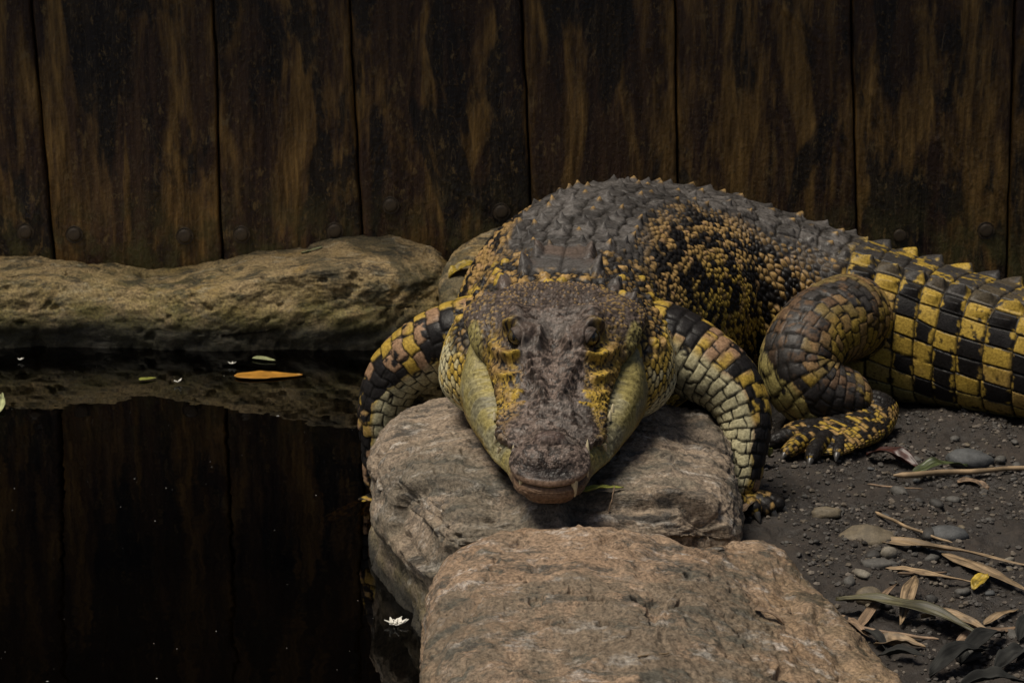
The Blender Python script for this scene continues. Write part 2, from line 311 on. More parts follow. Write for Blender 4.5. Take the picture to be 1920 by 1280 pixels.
def rel_a(x, y, z):                                    # layered break along the front edge
    lay = fbm(x*6, y*3, 0*x, 2, 77)
    e1 = ss(2.855 + .03*lay - y, 0, .006)*ss(x, .06, .075); e2 = ss(2.90 - .5*(x + .05) + .02*lay - y, 0, .006)*(1 - ss(x, .0, .03))
    cr = np.exp(-((y - 2.99 - 1.1*(x - .16) + .03*lay)/.004)**2)*(x > .1)*(z > .1)
    return -.022*(e1 + e2*.8)*(z > .1) - .006*cr
tag(rock('boulder', [(-.085, 2.80), (-.140, 2.93), (-.185, 3.07), (-.200, 3.19), (-.165, 3.285), (-.09, 3.34), (.0, 3.40), (.17, 3.48), (.265, 3.40), (.300, 3.26), (.305, 3.10), (.292, 2.96), (.262, 2.84), (.17, 2.80), (.03, 2.785)], -.12, zt_a, .055, M_ROCKA, 601, .015, relief=rel_a, bulge=.06),
    'grey streaked boulder that carries the head of the crocodile', 'boulder')
def zt_b(x, y):
    return .168 - .42*np.clip(x - .13, 0, 1)**1.15 - .10*np.clip(2.45 - y, 0, 1) - .25*np.clip(-.06 - x, 0, 1)
tag(rock('boulder', [(-.068, 2.765), (.02, 2.815), (.14, 2.825), (.25, 2.845), (.325, 2.90), (.385, 2.79), (.455, 2.58), (.50, 2.35), (.45, 2.10), (.2, 1.98), (.0, 2.06), (-.065, 2.28), (-.095, 2.50), (-.098, 2.66)], -.12, zt_b, .082, M_ROCKB, 640, .015, ntop=150, nphi=480, bulge=.03),
    'broad reddish brown boulder in front of the chin of the crocodile', 'boulder')
def zt_c(x, y): return .130 + .012*np.sin(x*5.2 + 2.4) + .010*np.sin(x*13) + .10*(y - 4.36) + .02*ss(x, -.45, -.2)
tag(rock('ledge_stone', [(-1.75, 4.27), (-1.3, 4.245), (-.97, 4.235), (-.75, 4.25), (-.55, 4.225), (-.35, 4.235), (-.2, 4.24), (-.115, 4.29), (-.105, 4.38), (-.16, 4.44), (-.5, 4.45), (-1.0, 4.45), (-1.5, 4.45), (-1.78, 4.40)], -.2, zt_c, .085, M_ROCKC, 660, .013, nphi=900, ntop=60, bulge=.0, cen=None), 'long yellowish mossy ledge stone along the foot of the wall above the water', 'stone')
def zt_d(x, y): return .160 + .3*(y - 4.12) + 0*x
tag(rock('boulder', [(-.118, 4.10), (-.125, 4.18), (-.09, 4.28), (.0, 4.33), (.10, 4.30), (.12, 4.14), (.05, 4.06), (-.06, 4.04)], -.2, zt_d, .045, M_ROCKC, 680, .010, nphi=220, nside=24, nround=20, ntop=40), 'small brown boulder between the ledge stone and the back of the crocodile', 'boulder')
# ------------------------------------------------------------------ crocodile
YEL = np.array([.38, .262, .048]); OCH = np.array([.30, .195, .075]); TAN = np.array([.30, .19, .115]); PALE = np.array([.50, .47, .30])
OLV = np.array([.29, .25, .095]); BLK = np.array([.010, .009, .009]); GRY = np.array([.072, .068, .066]); SEAM = np.array([.009, .008, .007]); BRN = np.array([.100, .078, .067])
body = MB()
CROC = empty('crocodile', (.2, 3.4, .04))

# --- trunk, neck and tail: one loft along the spine:  X, Y, top, bottom, half width
SP = np.array([
 (.060, 3.050, .300, .215, .030), (.061, 3.085, .335, .200, .116), (.062, 3.12, .352, .190, .150), (.064, 3.19, .367, .182, .160), (.070, 3.30, .372, .150, .150),
 (.080, 3.42, .376, .100, .160), (.100, 3.58, .389, .050, .190), (.150, 3.74, .393, .036, .208), (.240, 3.86, .378, .036, .208),
 (.360, 3.915, .347, .036, .186), (.480, 3.905, .308, .036, .150), (.580, 3.865, .276, .036, .124), (.700, 3.815, .248, .036, .113),
 (.840, 3.725, .224, .036, .106), (1.05, 3.62, .192, .036, .088), (1.35, 3.66, .150, .036, .060), (1.62, 3.76, .100, .037, .034), (1.78, 3.87, .055, .038, .006)])
def trunk():
    d = np.concatenate([[0], np.cumsum(np.hypot(*np.diff(SP[:, :2], axis=0).T))])
    sfull = np.concatenate([np.arange(0, .06, .0012), np.arange(.06, 1.62, .0021), np.arange(1.62, d[-1], .006), [d[-1]]])
    Q = crom(sfull, d, SP); Q[:, 4] = np.maximum(Q[:, 4], .004)
    T = np.gradient(Q[:, :2], sfull, axis=0); T /= np.linalg.norm(T, axis=1, keepdims=True); R = np.stack([T[:, 1], -T[:, 0]], 1)      # right of travel
    # section angle samples: dense on the upper part and the side that faces the pool edge
    a = np.concatenate([np.linspace(-math.pi, -2.15, 16)[:-1], np.linspace(-2.15, 2.35, 430), np.linspace(2.35, math.pi, 14)[1:-1]])
    A, SS = np.meshgrid(a, sfull)
    hw = Q[:, 4][:, None]; zt = Q[:, 2][:, None]; zb = Q[:, 3][:, None]; zc = zb + (zt - zb) * .42
    tl = ss(SS, 1.1, 1.3)                                    # boxier towards the tail
    ex = .90 - .22 * tl
    sx = np.sign(np.sin(A)) * np.abs(np.sin(A)) ** ex; cz = np.cos(A); cz = np.sign(cz) * np.abs(cz) ** (.88 - .12 * tl)
    X = sx * hw; Z = zc + np.where(cz > 0, cz * (zt - zc), cz * (zc - zb))
    P = np.stack([Q[:, 0][:, None] + R[:, 0][:, None] * X, Q[:, 1][:, None] + R[:, 1][:, None] * X, Z], -1)
    # arc length from the dorsal midline
    seg = np.linalg.norm(np.diff(P, axis=1), axis=2); cum = np.concatenate([np.zeros((len(sfull), 1)), np.cumsum(seg, 1)], 1)
    k0 = np.argmin(np.abs(a)); Wd = cum - cum[:, k0:k0+1]; aw = np.abs(Wd)
    nrm = gnorm(P); nrm *= np.sign(np.sum(nrm * (P - np.stack([Q[:, 0], Q[:, 1], Q[:, 2]*.6+Q[:,3]*.4], -1)[:, None]), 2, keepdims=True))
    px, py, pz = P[..., 0], P[..., 1], P[..., 2]
    big = fbm(px*7, py*7, pz*7, 3, 3)
    H = .005 * big
    # flank folds
    # ---------- scale fields
    wob = .35 * fbm(SS*9, Wd*9, 0*SS, 2, 11)
    # flank: small raised scales in slanting rows
    e1, du1, dv1, h1, cx1, cy1, _, _ = vor(SS/.0150 + wob, Wd/.0108 + .25*np.sin(SS*30), 21, .8, .5)
    dome1 = np.clip(1 - (du1**2*2.4 + dv1**2*2.4), 0, 1) * ss(e1, .02, .22)
    # neck: round beads of mixed size
    e2, du2, dv2, h2, cx2, cy2, _, _ = vor(SS/.0105, Wd/.0105, 31, .95, .5)
    e3, du3, dv3, h3, _, _, _, _ = vor(SS/.027 + .3, Wd/.026 + .2, 41, .8, .5)
    r3 = np.hypot(du3, dv3); bigb = (h3 > .25) * (1 - ss(r3, .17 + .12*h3, .24 + .13*h3))
    dome2 = np.clip(1 - (du2**2 + dv2**2)*3, 0, 1) * ss(e2, .02, .2)
    # jowl: smooth oval plates in rows
    kS = np.argmin(np.abs(a - 1.35)); LS = np.concatenate([[0], np.cumsum(np.linalg.norm(np.diff(P[:, kS], axis=0), axis=1))])[:, None] + 0*SS
    e4, du4, dv4, h4, _, _, _, _ = vor(LS/.0095, Wd/.0125, 51, .3, .5)
    # dorsal scutes
    sw = .034 + .003 * ss(SS, .3, .8)
    e5, du5, dv5, h5, cx5, cy5, i5, j5 = vor(SS/.041 + .15*wob, Wd/sw + .5*0, 61, .42, 0)
    # tail plates
    e6, du6, dv6, h6, cx6, cy6, i6, j6 = vor(SS/.043 + .05*wob, Wd/.030 + .5 + .04*wob, 71, .14, 0)
    # ---------- zone weights
    w_tail = ss(SS + .02*wob, 1.165 + .25*np.clip(.10-aw,-.2,.1), 1.205 + .25*np.clip(.10-aw,-.2,.1))
    dlim = .100 * ss(SS, .28, .44) - .030 * ss(SS, .95, 1.25)
    w_dor = ss(dlim - aw + .012*wob, -.006, .010) * (SS > .31) * (1 - w_tail)
    w_neck = (1 - ss(SS + .02*wob, .33, .43)) * (1 - w_dor) * (1 - w_tail)
    w_jowl = w_neck * ss(aw + .9*np.clip(.075 - SS, 0, 1), .150, .172) * (1 - ss(SS + .01*wob, .15, .19))
    w_neck = w_neck - w_jowl
    w_fl = np.clip(1 - w_dor - w_neck - w_jowl - w_tail, 0, 1)
    # ---------- relief
    H = H + w_fl * (.0038*dome1 - .0012) + w_neck * (.0026*dome2 + .0050*bigb*np.clip(1.1 - (r3/.34)**2, 0, 1))
    H = H + w_jowl * (.0019*ss(e4, .0, .16)*np.clip(1-.5*(du4**2+dv4**2),0,1))
    keep = (h5 > .10)
    taper = np.clip(.62 + .38*np.sin(du5*3.1), 0, 1)
    kh = (.0065 + .0080*hsh(i5, j5, 0*i5 + 17)) * (1 - .2*ss(SS, .45, .9))
    spike = np.clip(1 - np.abs(dv5 + .06*np.sin(9*h5))/(.30 - .10*ss(du5, -.2, .22)), 0, 1)**1.35 * np.clip((du5 + .34)/.46, 0, 1)**1.7 * (1 - ss(du5, .13, .27))
    cr = np.abs(fbm(px*34, py*34, pz*34, 2, 91)); crack = (1 - ss(cr, .0, .04))*ss(fbm(px*11, py*11, pz*11, 2, 92), -.2, .2)
    gap = 1 - ss(e5, .06, .16)
    H = H + w_dor * (gap*.0014*dome2 + .0030*ss(e5, .0, .12) + .0022*np.clip(1 - 3*(du5**2 + dv5**2), 0, 1) + keep*kh*spike - .0012*crack)
    # tail: flat plates, upper rows keeled, a crest of upright flaps on both edges of the top
    cyw = np.abs((cy6 - .5) * .030); top = (cyw > .045) & (cyw < .085)
    crest = top & (cyw < .0825)
    pl = ss(e6, .0, .07)
    H = H + w_tail * (.0034*pl + .0015*np.clip(1 - 2*(du6**2), 0, 1) - .0012)
    crestH = np.clip(1 - np.abs(dv6)/.34, 0, 1)**.9 * np.clip((du6 + .46)/.70, 0, 1)**.8 * (1 - ss(du6, .26, .46))
    H = H + w_tail * (np.abs(np.round(cy6 - .5)) == 2) * crestH * .014 + w_tail * (np.abs(np.round(cy6 - .5)) == 3) * crestH * .008
    # nuchal shield: two rows of smooth plates with horned outer edges
    sh = ss(.053 - .016*ss(SS, .27, .30) - aw, -.004, .006) * ss(SS, .212, .228) * (1 - ss(SS, .345, .36))
    gro = np.maximum(1 - ss(aw, .0, .0035), 1 - ss(np.abs(SS - .272 - .3*aw), .0, .004))
    H = H * (1 - .85*sh) + sh * (.0075 - .003*gro + .004*(aw/.05)**2)
    for hs, hw_, hh, rl in ((.238, .050, .026, .030), (.312, .037, .027, .034), (.178, .076, .021, .026), (.150, .100, .010, .02)):
        q = np.clip(1 - np.hypot((aw - hw_)/.0115, (SS - hs)/rl*(1.0)), 0, 1)
        H = H + hh * q**.9 * (.75 + .25*np.clip((SS - hs)/rl + .5, 0, 1)); sh = np.maximum(sh, ss(q, 0, .25))
    P2 = P + nrm * H[..., None]
    # ---------- colour
    n1 = fbm(px*16, py*16, pz*16, 3, 101); n2 = fbm(px*70, py*70, pz*70, 3, 111); n3 = fbm(px*150, py*150, pz*150, 2, 121)
    patch = fbm(cx1*.34, cy1*.80, 0*cx1, 2, 131) + .62*(h1 - .5)
    low = ss(aw, .30, .40)
    f_y = ss(patch + .10*n2, -.02, .10)
    c_fl = mix(mix(mix(OCH, YEL, ss(aw, .17, .27)), TAN, .5*(h1 > .7)), BLK, f_y * (1 - .2*low))
    c_fl = mix(c_fl, SEAM, 1 - ss(e1 + .05*n3, .04, .17))
    fade = ss(.125 - aw + .05*n1, -.02, .04); c_fl = mix(c_fl, mix(GRY*.8, OCH, ((h1 > .62)*ss(dome1, .5, .9))), fade*.85)
    c_nk = mix(mix(mix(GRY*.6, OCH*.75, h2 > .62), mix(YEL, OCH*.9, h2 > .5), ss(aw + .04*n1, .09, .17)*(h2 > .30)), SEAM, 1 - ss(e2 + .06*n3, .06, .30))
    bcol = mix(mix(BLK*1.8, GRY*.8, h3 > .4)*1., mix(YEL*1.05, OCH*1.1, h3 > .72), h3 > .48)
    c_nk = mix(c_nk, bcol, np.clip(bigb, 0, 1))
    c_jw = mix(mix(PALE*1.1, YEL*1.15, ss(.200 - aw + .05*n1 + .05*(h4-.5), -.01, .05)), SEAM*1.5, 1 - ss(e4 + .04*n3, .05, .15))
    c_do = mix(GRY*.62, GRY*1.5, ss(.6*n1 + .8*n2, -.4, .5)); c_do = mix(c_do, OCH*.95, keep * (h5 > .55) * ss(spike, .2, .7) * ss(n2 + .5*(h5-.3), -.3, .1))
    c_do = mix(c_do, SEAM*1.6, (1 - ss(e5 + .05*n2, .015, .085))*.95); c_do = mix(c_do, SEAM*1.8, crack*.8)
    yy = np.abs(np.round(cy6 - .5)); side = ss(yy, 2, 3)
    band = np.mod(i6 + 1*(yy > 4) + (yy > 6)*1, 2.)                     # blocks of black step down the side
    hz = hsh(i6, np.floor((yy + 3*hsh(i6, 0*i6 + 4))/2.0), 0*i6 + 9)
    blk = ((band < .5) & (hz > .26)) | ((band > .5) & (hz > .86))
    rag = .30*n2 + .14*n3
    f_b = np.where(blk, 1 - ss(np.maximum(np.abs(du6), np.abs(dv6)*.55) + rag, .42, .50), ss(np.maximum(np.abs(du6), np.abs(dv6)) + rag, .46, .56)*.9)
    spots = ss(n3 + .3*n2, .42, .50)
    c_tl = mix(mix(YEL*.92, OCH*1.0, ss(n1 + (h6-.5), -.1, .4)*.6), OLV*.9, ss(yy, 7.4, 9))
    c_tl = mix(c_tl, BLK, np.clip(f_b * (1 - .85*ss(yy, 8.4, 9.4)) + .8*spots*(h6 > .5), 0, 1))
    c_tl = mix(c_tl, mix(GRY*.6, YEL*.9, ss(n2 + .8*(h6-.75), .0, .2)), (yy < 2.5)*.92)
    c_tl = mix(c_tl, SEAM, 1 - ss(e6 + .03*n3, .008, .065))
    c = c_fl*w_fl[..., None] + c_nk*w_neck[..., None] + c_jw*w_jowl[..., None] + c_do*w_dor[..., None] + c_tl*w_tail[..., None]
    c = mix(c, mix(GRY*1.05, BRN*1.1, ss(n1, -.2, .4)) * (1 - .6*gro[..., None]), sh)
    body.grid(P2, np.clip(c, .004, 1), wrap=True)
    return Q, sfull
trunk()

# --- limbs: tapered tubes with ringed plates
def limb(path, rad, res, ring, cols, seed, flat=None, pale_dir=None, keel=.0026, upv=(0, 0, 1), tipcap=True, grey=0., palex=0., palecol=None):
    path = np.array(path, float); d = np.concatenate([[0], np.cumsum(np.linalg.norm(np.diff(path, axis=0), axis=1))])
    s = np.arange(0, d[-1], res); s = np.append(s, d[-1]); C = crom(s, d, path); r = spl(s, d, rad)
    fl = np.ones_like(s) if flat is None else spl(s, d, flat)
    T = np.gradient(C, s, axis=0); T /= np.linalg.norm(T, axis=1, keepdims=True)
    up = np.array(upv, float); B = np.zeros_like(C)
    b = np.cross(T[0], up); b /= np.linalg.norm(b)
    for i in range(len(s)):
        b = b - T[i]*np.dot(b, T[i]); b /= np.linalg.norm(b); B[i] = b
    U = np.cross(B, T)
    if tipcap: r = r * np.sqrt(np.clip(1 - ((s - (d[-1] - r[-1])) / r[-1]).clip(0)**2, .0004, 1))
    m = max(24, int(2*math.pi*max(rad)/res)); a = np.linspace(-math.pi, math.pi, m, endpoint=False)
    A, SS = np.meshgrid(a, s); rr = r[:, None]
    P = C[:, None] + (np.sin(A)*rr)[..., None]*B[:, None] + (np.cos(A)*rr*fl[:, None])[..., None]*U[:, None]
    nr = (np.sin(A))[..., None]*B[:, None] + (np.cos(A))[..., None]*U[:, None]
    rm = np.mean(rad); ncell = max(5, round(2*math.pi*rm/(ring*1.6)))
    wob = .30*fbm(SS*14, 2*np.cos(A), 2*np.sin(A), 2, seed); wob2 = .05*fbm(SS*40, 5*np.cos(A), 5*np.sin(A), 2, seed + 6)
    e, du, dv, h, ci, cj = brick(A/(2*math.pi) + .5 + wob2*.6, SS/ring + wob, ncell, seed); cx, cy = cj, np.cos(ci/ncell*2*math.pi)*ncell/6; sy = np.sin(ci/ncell*2*math.pi)*ncell/6
    px, py, pz = P[..., 0], P[..., 1], P[..., 2]
    n1 = fbm(px*22, py*22, pz*22, 3, seed+1); n2 = fbm(px*90, py*90, pz*90, 3, seed+2); n3 = fbm(px*170, py*170, pz*170, 2, seed+3)
    H = .55*keel*ss(e, 0, .10) + .45*keel*np.clip(1 - 2.2*(du**2 + dv**2), 0, 1) + .5*keel*dv + .002*n1
    P = P + nr*H[..., None]
    base, alt, blackness = cols
    hh = hsh(ci, cj, 0*ci + seed + 8); grp = fbm(cx*.40, cy*.45, sy*.45, 2, seed+4)
    c = mix(base, alt, ss(h + .5*n1, .35, .6))
    pl = np.zeros_like(SS)
    if pale_dir is not None:
        pd = np.array(pale_dir, float); pd /= np.linalg.norm(pd); pl = ss((nr @ pd) + .25*n1 + palex*ss(SS/SS.max(), .45, .62), .35, .65)
    blk = ss(grp + .35*(hh - .5) + .26*n2 + blackness - .9*pl, .02, .07)
    c = mix(c, PALE*.85 if palecol is None else palecol, pl); c = mix(c, BLK*1.3, blk)
    c = mix(c, mix(GRY, TAN*.6, ss(n2 + h - .5, -.1, .2)), grey*ss((nr[..., 2]) + .3*n1, .1, .6))
    c = mix(c, SEAM, 1 - ss(e + .03*n3, .02 if ring > .012 else .05, .095 if ring > .012 else .20))
    body.grid(P, np.clip(c, .004, 1), wrap=True)
    return C
CLAWS = []
def toe(path, r0, r1, seed, cols, claw=.03, pale=None):
    limb(path, [r0] + [(r0 + r1)/2*1.05]*(len(path) - 2) + [r1], .0022, .0085, cols, seed, keel=.0014, pale_dir=pale)
    p, q = np.array(path[-1]), np.array(path[-2]); dr = (p - q)/np.linalg.norm(p - q); CLAWS.append((p - dr*r1*.6, dr, claw, r1*.72))
ARM = (YEL*.95, TAN*.9, .02)
# forelimb on the bank side: shoulder, elbow, wrist
limb([(.155, 3.34, .250), (.205, 3.325, .256), (.265, 3.30, .236), (.312, 3.275, .203), (.330, 3.255, .165), (.328, 3.235, .115), (.321, 3.222, .075), (.317, 3.214, .058)],
     [.064, .060, .053, .044, .036, .030, .025, .022], .0019, .0165, ARM, 301, pale_dir=(-.8, -.5, -.2), palex=.35)
for k, (pts, a, b, cl) in enumerate([
    ([(.316, 3.222, .060), (.313, 3.196, .056), (.310, 3.178, .050)], .0165, .0115, .024),
    ([(.324, 3.218, .058), (.336, 3.194, .056), (.343, 3.178, .048)], .0135, .0095, .014),
    ([(.328, 3.220, .058), (.354, 3.200, .056), (.367, 3.188, .047)], .0135, .0095, .014),
    ([(.330, 3.226, .056), (.366, 3.218, .054), (.384, 3.210, .046)], .0125, .009, .013),
    ([(.328, 3.232, .054), (.360, 3.240, .051), (.376, 3.246, .045)], .0115, .008, .010)]):
    toe(pts, a, b, 320 + k, (YEL*.8, OCH, .02), cl, pale=(-1, -.3, 0) if k == 0 else None)
# forelimb on the pool side
limb([(.0, 3.36, .262), (-.062, 3.365, .258), (-.124, 3.375, .232), (-.172, 3.385, .188), (-.190, 3.385, .140), (-.192, 3.39, .085), (-.195, 3.40, .030), (-.200, 3.405, .004)],
     [.060, .054, .048, .041, .035, .030, .025, .021], .0019, .0175, ARM, 331, pale_dir=(.8, -.45, -.2), palex=.35)
for k, dx in enumerate((-.075, -.055, -.03, .0, .02)):
    toe([(-.200, 3.405, -.008), (-.200 + dx*.6, 3.375 - .01*k, -.018), (-.200 + dx*1.1, 3.345 - .012*k + abs(dx)*.3, -.034)], .013, .008, 345 + k, (YEL*.8, OCH, .05), .014)
# hind limb on the bank side: hip, knee, heel
limb([(.575, 3.83, .13), (.555, 3.775, .175), (.512, 3.705, .190), (.466, 3.655, .170), (.452, 3.630, .132), (.476, 3.618, .100), (.522, 3.622, .082), (.562, 3.635, .068)],
     [.074, .070, .065, .062, .062, .058, .050, .042], .0019, .0145, (YEL*.75, OCH*.8, .10), 361, pale_dir=(-.8, -.2, -.55), grey=.55, palecol=OLV*.9)
# hind foot: flat webbed sole pointing back towards the shoulder
limb([(.572, 3.635, .072), (.556, 3.600, .058), (.512, 3.555, .056), (.462, 3.515, .052), (.428, 3.490, .047)], [.038, .044, .058, .066, .060], .0019, .0085, (YEL*.95, OCH, -.08), 371, flat=[.8, .6, .36, .2, .12], keel=.0022)
for k, (pts, a, b) in enumerate([
    ([(.460, 3.535, .058), (.420, 3.520, .055), (.392, 3.508, .048)], .015, .009), ([(.465, 3.515, .058), (.432, 3.482, .054), (.410, 3.455, .047)], .015, .009),
    ([(.480, 3.505, .058), (.458, 3.460, .054), (.446, 3.425, .047)], .014, .009), ([(.510, 3.530, .056), (.500, 3.490, .053), (.490, 3.455, .047)], .013, .008)]):
    toe(pts, a, b, 380 + k, (YEL*.8, OCH, .08), .014)
# hind limb on the far side
limb([(.42, 3.98, .15), (.40, 4.04, .19), (.36, 4.09, .19), (.33, 4.11, .14), (.36, 4.11, .10), (.42, 4.11, .075)], [.066, .064, .06, .056, .048, .038], .006, .026, (OCH, TAN, .06), 391, grey=.7)
limb([(.42, 4.11, .07), (.38, 4.14, .055), (.32, 4.16, .05)], [.034, .05, .05], .006, .02, (OCH, TAN, .06), 395, flat=[.6, .3, .15])
# --- head: sections along t (snout tip to nape), rows from the crown midline down to the chin midline
HO = np.array([.045, 2.765, .200]); HP = math.radians(8); HY = .035
def hw2w(x, t, z):
    y = t*math.cos(HP) - z*math.sin(HP); zz = t*math.sin(HP) + z*math.cos(HP)
    return np.stack([HO[0] + x + y*HY, HO[1] + y - x*HY, HO[2] + zz], -1)
tk = [0, .012, .03, .05, .075, .10, .13, .16, .20, .25, .30, .34, .38, .42, .46]
WU = [.0, .030, .0445, .0485, .0455, .056, .0655, .0665, .069, .076, .088, .108, .122, .118, .095]
WL = [.0, .028, .040, .0465, .053, .062, .073, .083, .094, .108, .120, .127, .129, .122, .100]
ZL = [.026, .026, .027, .029, .037, .033, .026, .032, .036, .041, .053, .074, .084, .080, .070]
ZT = [.046, .054, .060, .0635, .060, .057, .059, .064, .072, .088, .107, .119, .1235, .121, .112]
WT = [.0, .017, .028, .031, .029, .031, .034, .034, .033, .042, .050, .054, .056, .060, .060]
ZSD = [.002, .003, .005, .007, .008, .009, .009, .010, .010, .006, .000, -.002, -.001, .004, .006]      # drop of the shoulder below the crown
def head():
    nt_, nv = 330, 175
    t = np.concatenate([np.linspace(0, 1, 60)[:-1]**2*.035, np.linspace(.035, .46, nt_ - 59)])
    wu, wl, zl, zt, wt, zs = [spl(t, tk, k) for k in (WU, WL, ZL, ZT, WT, ZSD)]
    rnd = np.sqrt(np.clip(1 - (1 - np.clip(t/.04, 0, 1))**2, 0, 1))            # round plan of the muzzle
    wu = np.where(t < .04, .0475*rnd, wu); wl = np.where(t < .04, .0435*rnd, wl); wt = np.where(t < .04, .0305*rnd, wt)
    zb = -.1405*t + .004*ss(t, .0, .05)
    open_ = 1 - ss(t, .34, .365)
    zero = np.zeros_like(t)
    lipin = np.minimum(wu, .007)*open_
    c = [(zero, zt), (.5*wt, zt - .10*zs), (wt, zt - zs), (wt*.35 + wu*.68, (zt - zs)*.58 + zl*.42), (wu*1.0, zl + .009), (wu - .002*open_, zl + .0025), (wu - lipin, zl),
         (np.maximum(wl*.86, wu*.93)*ss(t,0,.06) + wu*.9*(1-ss(t,0,.06)), zl - .004), (wl, zb + .42*(zl - zb)), (wl*.93, zb + .012), (wl*.70, zb), (zero, zb - .001)]
    CX = np.stack([a for a, b in c], 1); CZ = np.stack([b for a, b in c], 1)
    kv = np.array([0, .9, 1.8, 2.8, 3.6, 3.95, 4.2, 4.5, 5.5, 6.2, 6.8, 7.8])
    v = np.concatenate([np.linspace(0, 6.2, nv - 14), np.linspace(6.2, 7.8, 15)[1:]])
    def cr(K):
        m = np.gradient(K, kv, axis=1); i = np.clip(np.searchsorted(kv, v, 'right') - 1, 0, len(kv) - 2); h = kv[i+1] - kv[i]; u = (v - kv[i])/h
        return (2*u**3 - 3*u**2 + 1)*K[:, i] + (u**3 - 2*u**2 + u)*h*m[:, i]*.8 + (-2*u**3 + 3*u**2)*K[:, i+1] + (u**3 - u**2)*h*m[:, i+1]*.8
    X = np.maximum(cr(CX), 0); Z = cr(CZ); V = np.broadcast_to(v, X.shape); Tt = np.broadcast_to(t[:, None], X.shape)
    toff = spl(v, [0, 1.8, 3.0, 3.9, 4.2, 4.6, 5.6, 6.5, 7.8], [.020, .019, .010, .000, .002, .001, .003, .012, .022])
    TT = Tt + toff[None]*np.clip(1 - Tt/.06, 0, 1)
    # both halves in one grid: left half mirrored
    X = np.concatenate([-X[:, ::-1], X[:, 1:]], 1); Z = np.concatenate([Z[:, ::-1], Z[:, 1:]], 1); TT = np.concatenate([TT[:, ::-1], TT[:, 1:]], 1); V = np.concatenate([V[:, ::-1], V[:, 1:]], 1)
    P = np.stack([X, TT, Z], -1); n = gnorm(P); n *= np.sign(np.sum(n*(P - np.array([0, .2, .03])*np.array([1, 1, 1])*np.stack([0*X+1, TT/.2, 0*X+1], -1)), 2, keepdims=True))
    ax = np.abs(X); sg = np.sign(X); T = TT
    up = 1 - ss(V, 3.3, 3.9); H = np.zeros_like(X); ridge_y = np.zeros_like(X)
    asx = .0015*fbm(X*20, T*20, Z*20, 2, 5)
    def gau(cx, ct, rx, rt): return np.exp(-((ax + asx - cx)/rx)**2 - ((T + asx - ct)/rt)**2)
    def rid(pts, w_, knob=0, sd=0):
        best = np.full(X.shape, 9.); al = np.zeros_like(X); L = 0
        for (x0, t0), (x1, t1) in zip(pts[:-1], pts[1:]):
            dx, dt = x1 - x0, t1 - t0; l = math.hypot(dx, dt); u = np.clip(((ax - x0)*dx + (T - t0)*dt)/l**2, 0, 1)
            d = np.hypot(ax + asx - x0 - u*dx, T - t0 - u*dt); m = d < best; best = np.where(m, d, best); al = np.where(m, L + u*l, al); L += l
        r = np.exp(-(best/w_)**2) * ss(al, -.002, .006) * (1 - ss(al, L - .006, L + .002))
        return r*(1 - knob*.5 + knob*.5*np.sin(al/.0150*2*math.pi + sd*sg)) if knob else r
    # brow and lid
    H += .0170*gau(.031, .289, .0150, .019) + .007*gau(.050, .318, .010, .020) + .0050*gau(.052, .332, .010, .013) + .013*gau(.049, .305, .013, .0095)
    H -= .0085*gau(.0, .285, .013, .045) + .005*gau(.020, .330, .014, .016) + .010*gau(.04, .375, .03, .022)
    lid = gau(.032, .290, .0135, .016)
    H += .0007*np.sin(np.hypot(ax - .046, T - .284)/.0019)*ss(lid, .3, .7)                     # wrinkled lid
    H += .0085*rid([(.021, .266), (.0155, .284), (.019, .306)], .0042)                             # inner crescent
    H -= .001*gau(.0485, .279, .0095, .0105)                                                       # eye pit
    H += .0072*rid([(.033, .262), (.046, .2600), (.059, .269), (.065, .284)], .0034)              # lower lid
    H += .0085*rid([(.0365, .270), (.0395, .286), (.0475, .2985), (.061, .305)], .0038)            # rim of the upper lid
    # ridges before the eyes, with knobs
    H += .0115*rid([(.034, .262), (.027, .240), (.019, .216), (.0125, .194), (.011, .172)], .0050, .7, .9)
    # folds of the cheek
    for pts, w_, h_ in (([(.038, .256), (.054, .262), (.068, .279), (.082, .308)], .0046, .0100), ([(.048, .232), (.062, .243), (.076, .266), (.089, .290)], .0046, .0088), ([(.034, .203), (.058, .209), (.080, .236)], .0050, .0076), ([(.038, .196), (.056, .200), (.072, .214)], .0054, .0060), ([(.030, .177), (.05, .181), (.064, .190)], .0054, .0052)):
        q = rid(pts, w_, .25, 1.3); H += h_*q*up*(1 - .75*ss(V, 2.7, 3.4)); ridge_y = np.maximum(ridge_y, q*(h_ > .005))
    H += .008*gau(.104, .325, .018, .027)*ss(V, 2.2, 3.0)*(1 - ss(V, 3.95, 4.3))                                           # jaw muscle
    H += .004*np.exp(-((ax - .088)/.05)**2 - ((T - .36)/.05)**2)*up
    # muzzle: rounded swellings, nostril boss
    H += (.0055*gau(.052, .132, .017, .020) + .0035*gau(.036, .045, .016, .02) + .002*gau(.054, .175, .02, .016))*(1 - ss(V, 3.5, 4.1)) - .003*gau(.050, .082, .012, .010)*up
    bo = np.hypot(ax/.0235, (T - .064)/np.where(T < .064, .0135, .026)); H += .0070*(1 - ss(bo, .45, 1.0))*up - .0050*np.exp(-((bo - 1.12)/.16)**2)*up*ss(.068 - T, 0, .010)
    for sx in (-1, 1):
        H -= .006*np.exp(-((X - sx*.0105)/.0055)**2 - ((T - .0610 - .05*np.abs(X - sx*.0105))/.0016)**2)
    H += .0025*gau(.014, .030, .011, .010) - .002*gau(0, .034, .004, .012)
